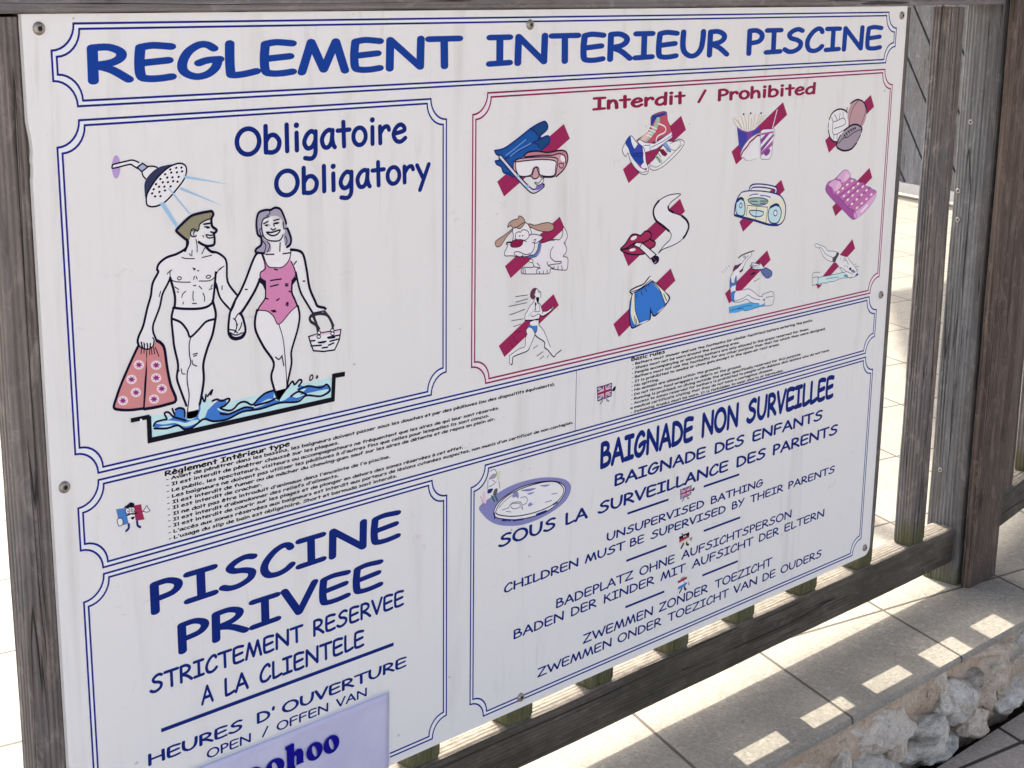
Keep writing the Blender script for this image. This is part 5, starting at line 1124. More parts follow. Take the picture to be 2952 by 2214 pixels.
["hairr",0,1,"963.26 323.22 968.71 321 971.28 317.87 970.74 322.97 968.98 324.48 964.39 325.64"],
["blue2",0,1,"943.8 342.54 943.67 334.53 945.2 330.15 946.98 335.52 950.88 338.01 953.07 336.28 953.71 332.35 956.64 328.14 958.58 335.25 956.67 340.75 949.73 341.3 945.74 343.65"],
["blue2",0,1,"947.55 349.33 957.71 348.36 955.19 352.05 954.64 357.16 956 362.82 951.22 361.31 948.11 356.87"],
["sky",0,0,"944.75 367.92 965.75 367.9 990.39 367.76 999.26 370.71 1009.02 372.04 1011.17 374.68 1021.8 373.77 1022.1 377.36 1009.41 376.8 985.49 378.19 973.99 376.88 961.81 377.8 945.84 376.43"],
["navy",0.51,1,"944.36 343.76 943.67 334.53 945.49 327.91 950.25 323.35"],
["navy",0.52,1,"957.4 319.65 965.43 314.89 974.31 308.48 981.6 305.3"],
["navy",0.52,1,"971.38 319.03 976.48 312.17 984.6 307.36"],
["navy",0.53,1,"971.87 349.62 985.13 349.59 999.07 356.64 1008.2 362.24 1017.06 363.82"],
["navy",0.52,1,"956.83 361.49 968.07 361.26 978.29 359.15 983.83 357.27 991.8 361.52 999.72 364.62 1011.56 367.67"],
["navy",0.52,1,"955.08 362.99 968.31 364.48 981.41 362.58 990.39 367.76 999.25 370.59 1009.02 372.04"],
["navy",0.51,1,"958.58 335.25 957.14 340.81 957.71 348.36"],
["navy",0.52,1,"950.28 361.19 956.02 363.11"],
["navy",0.54,1,"1016.95 362.51 1016.8 360.73 1039.82 360.79 1040.26 377.17 1022.6 377.42"],
["navy",0.54,1,"1023.58 366.04 1039.82 366.42"],
["navy",0.53,1,"1021.22 366.91 1022.05 376.76"],
["navy",0.52,1,"966.7 380.22 966.7 380.28"],
["navy",0.52,1,"947.43 372.9 964.26 372.92 975.7 374.5"],
["navy",0.52,1,"961.41 372.52 978.3 371.36 993.67 372.88"],
["navy",0.51,1,"944.75 367.92 945.65 376.4"],
["navy",0.53,1,"975.91 377.15 985.49 378.19 1009.41 376.8 1021.11 377.22"],
["navy",0.51,1,"945.67 330.21 946.52 335.46 950.6 337.97 953.54 336.34 953.71 332.35"],
["k",1.03,1,"959.14 305.88 966.4 303.28 979.4 301.32 992.09 300.16"],
["grey",0.88,1,"969.91 306.25 973.09 304.9 974.22 307.32 972.37 307.68"],
["grey",0.74,1,"986.02 301.49 987.67 304.26 985.51 306.89"],
["k",0.53,1,"995.41 341.02 1001.56 340.05 1007.17 338.13"],
["k",0,0,"1015.53 368.8 1021.24 367.2 1021.44 369.59"],
["k",0,1,"985.55 331.11 991.13 329.47 996.77 328.42 995.08 331.11"],
["glove",0,1,"985.55 319.27 989.23 317.69 988.15 316.12 991.94 315.99 999.73 317.77 1006.61 319.74 1003.36 315.3 1009.47 319.49 1015.72 324.89 1015.87 326.65 1010.06 326.54 1000.37 325.67 992.6 324.16 988.64 322.24 992.39 321.53 985.58 319.56"],
["k",0.67,3,"985.55 319.27 989.23 317.69 988.15 316.12 991.94 315.99 999.73 317.77 1006.61 319.74 1003.36 315.3 1009.47 319.49 1015.72 324.89 1015.87 326.65 1010.06 326.54 1000.37 325.67 992.6 324.16 988.64 322.24 992.39 321.53 985.58 319.56"],
["k",0.52,1,"989.3 318.56 999 320.58"],
["k",0.52,1,"988.52 320.78 998.18 322.22"],
["k",0.52,1,"999.87 319.52 1001.27 324.9"],
["k",0.53,1,"1003.79 320.56 1005 323.61"],
["sleeve",0,1,"1009.14 327.01 1015.87 326.65 1019.66 325.65 1026.72 328.54 1032.86 331.62 1035.1 334.83 1033.47 338.74 1025.79 340.44 1018.73 337.51 1011.43 331.36"],
["navy",0.68,3,"1009.14 327.01 1015.87 326.65 1019.66 325.65 1026.72 328.54 1032.86 331.62 1035.1 334.83 1033.47 338.74 1025.79 340.44 1018.73 337.51 1011.43 331.36"],
["plum",0.65,1,"926.52 319.34 928.94 321.34"],
["plum",0.65,1,"930.49 317.56 932.46 319.5"],
["plum",0.65,1,"933.48 314.52 936.42 317.14"],
["plum",0.65,1,"938.4 312.84 941.35 315.46"]]],
["diagonal_bar","",1,[
["crim",0,0,"1021.9 302.91 1030.58 316.71 944.43 363.56 934.6 349.07"]]],
["diving_drawing","man diving into shallow blue water",0,[
["white",0,1,"1130.54 308.16 1136.63 306.5 1147.78 310.04 1158.19 314.3 1162.78 318.98 1175.35 320.9 1187.7 324.13 1192.78 328.13 1209.23 333.18 1215.07 334.91 1232.85 349.28 1241.82 360.58 1235.39 363.03 1223.13 364.2 1216.22 361.74 1208.91 355.5 1196.85 348.19 1187.6 340.2 1177.01 336.33 1163.72 332.16 1153.03 325.71 1144.79 315.94 1132.5 309.92"],
["water",0,1,"1142.81 353.73 1166.09 354.5 1189.18 354.69 1205.99 354.61 1218.14 361.97 1220.24 363.84 1200.3 362.44 1181.88 364.39 1170.69 363.25 1166.23 364.54 1143.38 363.75"],
["dark",0,1,"1186.73 323.75 1191.72 326.95 1185.96 333.68 1182.68 337.52 1176.95 335.8 1176.84 330.52 1182.63 328.55"],
["k",0.48,1,"1131.07 308.99 1132.21 307.05 1136.63 306.5 1141.35 308.82 1147.84 310.57 1157.27 314.2 1162.81 319.24 1175.38 321.17 1186.73 323.75"],
["k",0.49,1,"1144.79 315.94 1148.82 320.02 1153.03 325.71 1163.72 332.16 1177.01 336.33"],
["k",0.48,1,"1141.22 311.91 1148.22 314.24 1155.18 320.22 1158.22 323.16 1176.38 330.47"],
["k",0.48,1,"1131.6 309.82 1143.71 314.26"],
["k",0.5,1,"1183.55 337.09 1187.6 340.2 1194.78 346.35 1203.02 353.18 1208.91 355.5"],
["k",0.5,1,"1196.61 346.04 1207.47 351.06 1212.67 355.42"],
["k",0.5,1,"1205.55 333.82 1211.68 338.24 1217.13 344.74"],
["k",0.5,1,"1215.07 334.91 1220.35 339.78 1234.91 350.59 1239.56 357.61"],
["k",0.5,1,"1211.53 353.68 1222.33 357.13 1230.3 360.25"],
["k",0.49,1,"1144.3 363.87 1156.04 363.25 1166.23 364.54 1171.62 363.37 1181.88 364.39 1200.3 362.44 1220.24 363.84"],
["k",0.49,1,"1142.86 354.26 1166.09 354.5 1189.18 354.69 1205.96 354.34"],
["k",0.48,1,"1130.78 363.72 1130.44 346.99 1146.22 347.35"],
["k",0.48,1,"1130.57 352.74 1144.1 353.1"],
["k",0.48,1,"1130.78 363.72 1141.55 363.52"],
["k",0.49,1,"1162.94 359.38 1168.34 358.47 1177.61 359.09 1194.4 359.84"],
["k",0.5,1,"1216.22 361.74 1218.32 363.61 1227.83 363.71"],
["k",0.36,1,"1207.05 347.28 1209.73 346 1207.7 344.69"],
["k",0.36,1,"1212.59 346.34 1216.66 348.96"],
["k",0.35,1,"1195.6 332.68 1195.96 335.89"],
["k",0.35,1,"1203.77 334.67 1203.12 337.25"],
["k",0.36,1,"1204.1 337.63 1209.77 338.02"],
["k",0,1,"1218.77 350.81 1222.42 349.64 1225.43 351.07 1221.96 353.87"],
["teal",0,1,"1223.88 354.1 1228.52 353.05 1236.7 357.8 1230.05 358.07"],
["teal",0,1,"1206.53 359.48 1213.93 358.25 1217.24 362.4 1208.56 360.79"],
["navy",0,1,"1236.24 362.05 1241.76 360.03 1243.54 362.95 1238.34 363.66"],
["grey",0.72,1,"1235.69 349.08 1240.74 351.29 1244.38 349.57"],
["grey",0.58,1,"1239.11 353.78 1242.16 355.23 1241.69 359.48"],
["grey",0.72,1,"1233.44 346.13 1236.41 347.01"],
["k",0.62,1,"1143.67 353.31 1143.84 363.81"],
["k",0.43,1,"1223.23 365.02 1226.06 364.83 1228.86 364.37 1232.67 364.31 1238.44 364.48"]]],
["diagonal_bar","",1,[
["crim",0,0,"1223.33 309.52 1231.8 323.74 1145.42 370.41 1139.73 363.29"]]],
["french_flag_drawing","French tricolour figure with a beret and moustache",0,[
["blue2",0,0,"39.02 430.2 48.59 431.21 51.1 446.61 41.02 446.65 40.25 436.62"],
["grey",0.38,2,"39.02 430.2 48.59 431.21 51.1 446.61 41.02 446.65 40.25 436.62"],
["white",0,0,"48.59 431.21 56.94 431.3 58.32 445.87 51.1 446.61"],
["flagred",0,0,"56.71 430.63 65.1 431.34 66.06 439.01 67.84 446.65 58.59 445.93"],
["k",0,1,"47.03 430.23 51.44 428.18 54.21 426.97 57.88 429.05 56.64 431.85 49.91 431.51"],
["white",0,1,"52.95 435.06 52.18 436.8 50.54 437.21 48.99 436.05 48.43 434 49.2 432.26 50.84 431.85 52.39 433"],
["k",0.51,3,"52.95 435.06 52.18 436.8 50.54 437.21 48.99 436.05 48.43 434 49.2 432.26 50.84 431.85 52.39 433"],
["white",0,1,"58.24 434.94 57.55 436.52 56.1 436.91 54.72 435.86 54.23 434 54.91 432.42 56.36 432.03 57.74 433.08"],
["k",0.51,3,"58.24 434.94 57.55 436.52 56.1 436.91 54.72 435.86 54.23 434 54.91 432.42 56.36 432.03 57.74 433.08"],
["k",0,1,"51.74 435.02 51.37 435.69 50.7 435.53 50.41 434.71 50.78 434.05 51.45 434.2"],
["k",0,1,"56.88 434.87 56.51 435.54 55.84 435.38 55.55 434.56 55.92 433.89 56.59 434.05"],
["k",1.03,1,"49.52 438.57 53.61 437.93 56.95 438.72 60.08 438.59"],
["k",0,1,"53.4 441.59 57.75 441.39 55.71 444"],
["white",0,1,"65.79 438.94 68.65 436.51 70.85 433.91 72.45 437.39 73.99 439.62 70.51 440.3 67.17 438.65"],
["k",0.52,3,"65.79 438.94 68.65 436.51 70.85 433.91 72.45 437.39 73.99 439.62 70.51 440.3 67.17 438.65"],
["white",0,1,"39.39 440.1 44.07 439.99 45.12 445.17 41.02 446.65"],
["k",0.51,3,"39.39 440.1 44.07 439.99 45.12 445.17 41.02 446.65"],
["navy",1.67,1,"51.07 447.22 50.87 450.89 48.05 453.05"],
["navy",1.68,1,"59.9 446.87 60.38 450.71 62.99 452.96"]]],
["british_flag_drawing","British flag figure beside the English rules",0,[
["ukblue",0,0,"692.23 430.58 705.08 430.85 717.95 429.78 718.21 445.49 705.95 446.61 693.79 447.68"],
["pinkw",2.87,0,"692.23 430.58 718.21 445.49"],
["pinkw",2.87,0,"717.95 429.78 693.79 447.68"],
["flagred",0.92,0,"692.23 430.58 718.21 445.49"],
["flagred",0.92,0,"717.95 429.78 693.79 447.68"],
["pinkw",5.32,0,"692.99 439.13 718.08 437.64"],
["pinkw",5.33,0,"705.55 430.5 706.42 446.23"],
["flagred",3.28,0,"693.51 439.1 717.59 437.66"],
["flagred",3.28,0,"705.55 430.5 706.42 446.23"],
["k",0.82,2,"692.23 430.58 705.07 430.67 717.95 429.78 718.21 445.49 705.95 446.61 693.79 447.68"],
["k",0,1,"718.71 439.1 720.72 437.12 723.69 435.05 725.81 435.68 724.81 439.14 722.76 440.47"],
["k",0.16,3,"718.71 439.1 720.72 437.12 723.69 435.05 725.81 435.68 724.81 439.14 722.76 440.47"],
["grey",1.56,1,"701.82 446.95 701.54 449.48 698.25 451.72"],
["grey",1.57,1,"709.71 446.3 710.21 449.5 713.69 451.17"]]],
["british_flag_drawing","small British flag figure between two dashes",0,[
["ukblue",0,0,"858.43 595.33 869.72 595.42 881.04 594.5 880.93 606.75 870.28 607.51 859.7 608.27"],
["pinkw",2.2,0,"858.43 595.33 880.93 606.75"],
["pinkw",2.2,0,"881.04 594.5 859.7 608.27"],
["flagred",0.71,0,"858.43 595.33 880.93 606.75"],
["flagred",0.71,0,"881.04 594.5 859.7 608.27"],
["pinkw",4.09,0,"859.08 601.8 881 600.62"],
["pinkw",4.09,0,"870.15 595.16 870.71 607.22"],
["flagred",2.52,0,"859.49 601.78 880.55 600.64"],
["flagred",2.52,0,"870.15 595.16 870.71 607.22"],
["k",0.63,2,"858.43 595.33 869.71 595.29 881.04 594.5 880.93 606.75 870.28 607.51 859.7 608.27"],
["k",0,1,"881.47 601.41 884.14 599.73 886.5 598.67 888.28 599.29 887.36 601.37 885.38 602.97"],
["k",0.14,3,"881.47 601.41 884.14 599.73 886.5 598.67 888.28 599.29 887.36 601.37 885.38 602.97"],
["grey",1.54,1,"866.69 607.83 866.14 609.97 863.16 611.78"],
["grey",1.69,1,"873.92 607.89 874.06 610.19 876.88 611.06"]]],
["german_flag_drawing","small German flag figure with a hat",0,[
["black",0,0,"859.32 659.69 880.8 658.13 881.09 662.74 860.71 663.64"],
["flagred",0,0,"860.31 663.41 881.08 662.61 881.04 665.2 860.56 667.73"],
["creamg",0,0,"860.56 667.73 881.23 665.11 881.68 669.12 867.74 671.09 860.78 671.41"],
["dk",0,1,"862.16 655.5 864.53 656.34 871.89 656.08 873.56 657.78 867.81 659.21 865.41 658.1"],
["white",0,1,"866.5 656.82 871.52 656.24 873.56 657.78 868.53 658.35"],
["white",0,1,"870.93 662.05 870.66 662.8 869.9 662.95 869.09 662.41 868.72 661.5 868.99 660.74 869.75 660.59 870.56 661.13"],
["white",0,1,"874.33 662.11 874.05 662.86 873.29 663.02 872.48 662.48 872.11 661.56 872.38 660.81 873.14 660.65 873.95 661.19"],
["dk",2.24,1,"869.32 671.48 864.95 676.34"],
["dk",2.25,1,"875.96 671.59 876.5 674.06 879.71 675.39"],
["grey",1.77,1,"882.76 667.57 885.19 668.69 886.67 667.24"],
["grey",1.77,1,"883.99 668.4 885.72 670.91"]]],
["dutch_flag_drawing","small Dutch flag figure",0,[
["flagred",0,0,"860.58 720.91 879.66 719.48 879.87 722.82 861.37 724.52"],
["white",0,0,"861.18 724.47 879.87 722.95 880.18 728.04 861.46 729.26"],
["blue2",0,0,"861.47 729.53 865.72 728.85 871.17 728.49 879.74 727.13 881.05 729.33 876.47 731.77 869.49 733.03 861.68 733.12"],
["grey",1.29,1,"867.5 719.37 874.12 718.78"],
["grey",0.97,1,"873.26 724.06 874.62 727.06"],
["dk",1.94,1,"869.15 733.99 865.11 738.4"],
["dk",2.27,1,"875.39 733.32 876.35 736.22 878.38 737.3"],
["grey",1.63,1,"883.8 729.01 884.4 732.34"]]],
["paddling_pool_drawing","child in an oval paddling pool watched by an adult",0,[
["poolblue",0,1,"497.48 535.46 507.11 530.18 524.31 525.5 544.66 521.41 568.34 520.12 595.56 521.92 620.32 526.88 639.31 533.72 649.07 542.42 648.55 551.35 640.09 560.76 621.39 567.72 596.69 571.99 572.34 572.84 551.33 569.98 529.15 563.52 513.1 554.22 501.53 542.84"],
["white",0,1,"520.94 545.79 527.35 537 541.86 530.56 562.49 526.48 586.53 526.33 611.09 529.31 628.33 534.45 638.77 542.38 638.23 551.29 627.45 560.11 608.89 565.91 584.34 566.82 557.18 563.89 533.45 557.13 523.19 552.29"],
["k",0.91,3,"520.94 545.79 527.35 537 541.86 530.56 562.49 526.48 586.53 526.33 611.09 529.31 628.33 534.45 638.77 542.38 638.23 551.29 627.45 560.11 608.89 565.91 584.34 566.82 557.18 563.89 533.45 557.13 523.19 552.29"],
["k",0.91,3,"524.55 545.02 531.72 536.92 544.81 531.23 565.5 528.25 588.08 527.78 611.1 529.76 626.77 534.67 636.45 544.12 635.09 551.7 624.27 558.25 605.69 561.8 581.21 562.18 554.12 559.09 533.39 553.08 525.33 549"],
["navy",1.66,1,"534.95 559.45 546.75 561.73 547.51 563.01"],
["navy",1.67,1,"552.71 563.7 569.19 565.99"],
["navy",1.71,1,"591.18 565.65 607.32 564.98"],
["navy",1.73,1,"619.62 559.99 625.84 558.61"],
["navy",1.63,1,"521.68 547.6 522.48 553.75"],
["poolblue",0,1,"550.78 535.85 552.17 530.71 558.08 529.64 560.85 534.86 559.73 538.99 556.71 536.11"],
["poolblue",0,1,"564.04 530.11 577.55 530.94 589.71 533.11 577.62 534.26"],
["poolblue",0,1,"595.77 531.14 612.74 533.8 605.05 534.87"],
["poolblue",0,1,"574.65 536.34 586.75 536.87 580.73 538.82"],
["poolblue",0,1,"576.43 550.54 580.92 548.26 584.02 551.19 591.59 549.61 579.5 552.91"],
["grey",0.77,1,"545.02 545.45 549.4 542.09 555.33 542.36 564.3 544.43 567.45 552.87"],
["grey",0.77,1,"547.97 545.04 550.89 542.98 562.83 545.74 561.42 550.36 552.48 549.37 547.99 546.13"],
["grey",0.77,1,"564.2 538.92 571.7 539.53 575.09 543.6 573.36 547.62 567.37 548.44"],
["grey",0.76,1,"534.04 546.7 545.04 546.54"],
["grey",0.77,1,"564.4 549.95 568.22 554.15"],
["grey",0.76,1,"540.68 549.89 548.08 552.18"],
["grey",0.79,1,"605.51 553.92 616.36 554.18"],
["grey",0.8,1,"616.16 546.29 625.54 547.29"],
["grey",0.76,1,"528.88 542.77 539.01 536.43 550.72 532.57"],
["skin2",0,1,"509.83 516.87 511.15 506.47 513.9 496.4 521.06 495.59 524.72 500.87 524.09 508.24 529.21 512.59 529.31 520.15 521.38 522.68 511.31 521.48"],
["chair",0,1,"525.45 501.02 529.77 500.35 529.15 508.27 527 509.95"],
["hairw",0,1,"512.56 504.64 518.24 500.54 524.74 501.94 521.18 505.45 514.01 506.03"],
["grey",0.74,1,"513.9 496.4 521.06 495.8 524.73 501.41 521.18 505.45 513.28 505.33"],
["grey",0.74,1,"511.15 506.47 510.54 516.49"],
["grey",0.75,1,"528.47 511.35 530.02 519.23"],
["grey",0.75,1,"518.33 508.04 521.23 509.75"],
["grey",0.75,1,"512.67 514.29 518.39 513.42 524.12 510.39"],
["navy",0,1,"511.27 517.19 519.17 517.88 515.62 521.92 510.59 521.32"],
["chairg",0,1,"521.35 519.45 526.4 519.5 524.32 526.58 519.25 525.43"],
["green",2.0,1,"517.1 526.02 521.51 533.49"],
["green",2.0,1,"522.89 527.33 526.59 534.12"],
["pinkpale",3.22,1,"505.59 520.19 507.12 531.26"],
["grey",0.99,1,"499.93 523.18 505.01 533.99"],
["pinkpale",2.22,1,"500.65 524.42 504.98 530.76"]]]]
LINES = [
["title_lettering","large blue heading","title",0.207,51.9,17.6,[["REGLEMENT",33.4,470.6],["INTERIEUR",503.1,921.6],["PISCINE",956.0,1267.1]]],
["heading_lettering","navy letters","text",0.188,123.6,95.6,[["Obligatoire",181.4,393.0]]],
["heading_lettering","navy letters","text",0.188,165.2,137.6,[["Obligatory",225.0,425.0]]],
["heading_lettering","crimson letters","crimt",0.225,105.3,89.6,[["Interdit",671.4,839.5],["/",861.9,879.4],["Prohibited",902.0,1112.0]]],
["pool_name_lettering","large navy letters","text",0.195,542.6,508.8,[["PISCINE",69.8,381.9]]],
["pool_name_lettering","large navy letters","text",0.195,590.9,557.8,[["PRIVEE",97.8,356.6]]],
["notice_lettering","","text",0.188,620.8,601.4,[["STRICTEMENT",64.1,248.1],["RESERVEE",260.2,385.2]]],
["notice_lettering","","text",0.188,651.3,630.8,[["A",121.2,136.1],["LA",148.9,178.3],["CLIENTELE",191.2,328.7]]],
["notice_lettering","","text",0.2,693.2,680.4,[["HEURES",59.0,169.5],["D'",186.4,209.4],["OUVERTURE",218.0,388.5]]],
["notice_lettering","","text",0.175,709.7,699.4,[["OPEN",125.3,178.8],["/",192.1,200.8],["OFFEN",210.8,278.4],["VAN",288.6,331.3]]],
["notice_lettering","tall narrow capitals","text",0.237,535.2,499.6,[["BAIGNADE",701.0,880.9],["NON",897.8,976.2],["SURVEILLEE",993.6,1200.2]]],
["notice_lettering","","text",0.2,562.6,546.6,[["BAIGNADE",728.4,908.9],["DES",927.2,991.9],["ENFANTS",1009.4,1175.8]]],
["notice_lettering","","text",0.2,591.6,575.6,[["SOUS",528.0,624.8],["LA",640.9,681.3],["SURVEILLANCE",698.4,959.2],["DES",976.6,1042.5],["PARENTS",1058.9,1216.8]]],
["notice_lettering","","text",0.188,630.8,619.4,[["UNSUPERVISED",716.8,909.9],["BATHING",923.9,1040.4]]],
["notice_lettering","","text",0.188,649.4,637.8,[["CHILDREN",538.4,666.1],["MUST",677.3,753.1],["BE",761.4,789.2],["SUPERVISED",801.4,957.5],["BY",971.0,998.9],["THEIR",1011.2,1088.7],["PARENTS",1100.6,1215.9]]],
["notice_lettering","","text",0.175,693.4,681.0,[["BADEPLATZ",627.5,770.4],["OHNE",781.7,852.6],["AUFSICHTSPERSON",866.1,1112.5]]],
["notice_lettering","","text",0.175,711.8,699.4,[["BADEN",555.3,641.9],["DER",654.5,701.4],["KINDER",714.6,812.2],["MIT",824.7,876.6],["AUFSICHT",889.3,1024.5],["DER",1037.1,1084.0],["ELTERN",1096.7,1195.5]]],
["notice_lettering","","text",0.175,754.4,741.4,[["ZWEMMEN",677.2,811.8],["ZONDER",823.4,926.1],["TOEZICHT",940.3,1071.8]]],
["notice_lettering","","text",0.175,773.6,761.2,[["ZWEMMEN",596.7,731.9],["ONDER",743.0,829.8],["TOEZICHT",841.9,973.8],["VAN",983.3,1038.1],["DE",1050.4,1081.4],["OUDERS",1093.4,1195.1]]]]
RULES = [["rules_lettering","black French rules",[["Règlement Intérieur type",91.5,236.5,410.6,4.9],["- Avant de pénétrer dans les bassins, les baigneurs doivent passer sous les douches et par des pédiluves (ou des dispositifs équivalents).",92.5,618,415.3,3.3],["- Il est interdit de pénétrer chaussé sur les plaques.",92.5,298,421.1,3.3],["- Le public, les spectateurs, visiteurs ou accompagnateurs ne fréquentent que les aires de qui leur sont réservés.",92.5,527.5,427,3.3],["- Les baigneurs ne doivent pas utiliser les pédiluves à d'autres fins que celles pour lesquelles ils sont conçus.",92.5,512,432.8,3.3],["- Il est interdit de fumer ou de mâcher du chewing-gum sauf sur les aires de détente et de repos en plein air.",92.5,522,438.6,3.3],["- Il est interdit de cracher.",92.5,201,444.2,3.3],["- Il ne doit pas être introduit d'animaux dans l'enceinte de l'a piscine.",92.5,366.5,450.1,3.3],["- Il est interdit d'abandonner des reliefs d'aliments.",92.5,297,455.8,3.3],["- Il est interdit de courir sur les plages et de plonger en dehors des zones réservées à cet effet.",92.5,472,461.5,3.3],["- L'accès aux zones réservées aux baigneurs est interdit aux porteurs de lésions cutanées suspectes, non munis d'un certificat de non-contagion.",92.5,651,467.4,3.3],["- L'usage du slip de bain est obligatoire. Short et bermuda sont interdis.",92.5,376,473.4,3.3]]],["rules_lettering","black English rules",[["Basic rules",753,817.4,409,4.6],["- Bathers must shower and use the footbaths (or similar facilities) before entering the pools.",754.5,1137,414.4,3.1],["- Shoes must not be worn around the swimming area.",754.5,970,420,3.1],["- People accompanying or watching bathers are only allowed in the areas reserved for them.",754.5,1129,425.6,3.1],["- Bathers must not use the footbaths for any other purpose than that for which they were designed.",754.5,1169.5,431,3.1],["- It is prohibited to smoke or chew gum except in the open-air rest areas.",754.5,1061,436.6,3.1],["- No spitting.",754.5,807,442,3.1],["- No animals are allowed within the grounds.",754.5,933.5,447.4,3.1],["- Do not throw food wrappers or debris on the ground.",754.5,977,453,3.1],["- Running is prohibed; no diving outside the areas specifically reserved for this purpose.",754.5,1113.5,458.5,3.1],["- Access to zones reserved for bathers is prohibited to people with dubious skin lesions who do not have",754.5,1182,463.9,3.1],["a medical certificate stating that they do not have a contagious disease.",754,1049,469.4,3.1],["- Swimming trunks must be worn. It is forbidden to wear shorts or bermudas.",754.5,1073.5,475,3.1]]]]
DASHES = [["dash",75,369.7,661.2,4.0],["dash",754.9,835,603.2,3],["dash",907.3,984.3,602,3],["dash",755.3,834.8,665.6,3],["dash",911.3,991,664.3,3],["dash",756.4,833.4,727.9,3],["dash",912.4,990.7,727,3]]


host = None
for name, lab, sub, items in DRAWINGS:
    p = Print(-.00006 if sub else -.00012)
    for it in items:
        key, w, flag, st = it
        v = [float(t) for t in st.split()]; pts = list(zip(v[0::2], v[1::2]))
        if w == 0: p.fill(key, smooth(pts, True) if (flag & 1) else pts)
        w *= (1.55 if name in ('man_drawing', 'woman_drawing', 'towel_drawing', 'basket_drawing') else 1.38) if key in ('k', 'navy', 'grey', 'dk') else 1.0
        if w == 0: pass
        elif flag & 2: p.ribbon(key, w, smooth(pts, True) if flag & 1 else pts, True)
        elif flag & 1: p.stroke(key, w, smooth(pts, False) if len(pts) > 2 else pts)
        else: p.ribbon(key, w, pts, False, 0)
    o = p.done(name, host if sub else sign, lab)
    if not sub: host = o

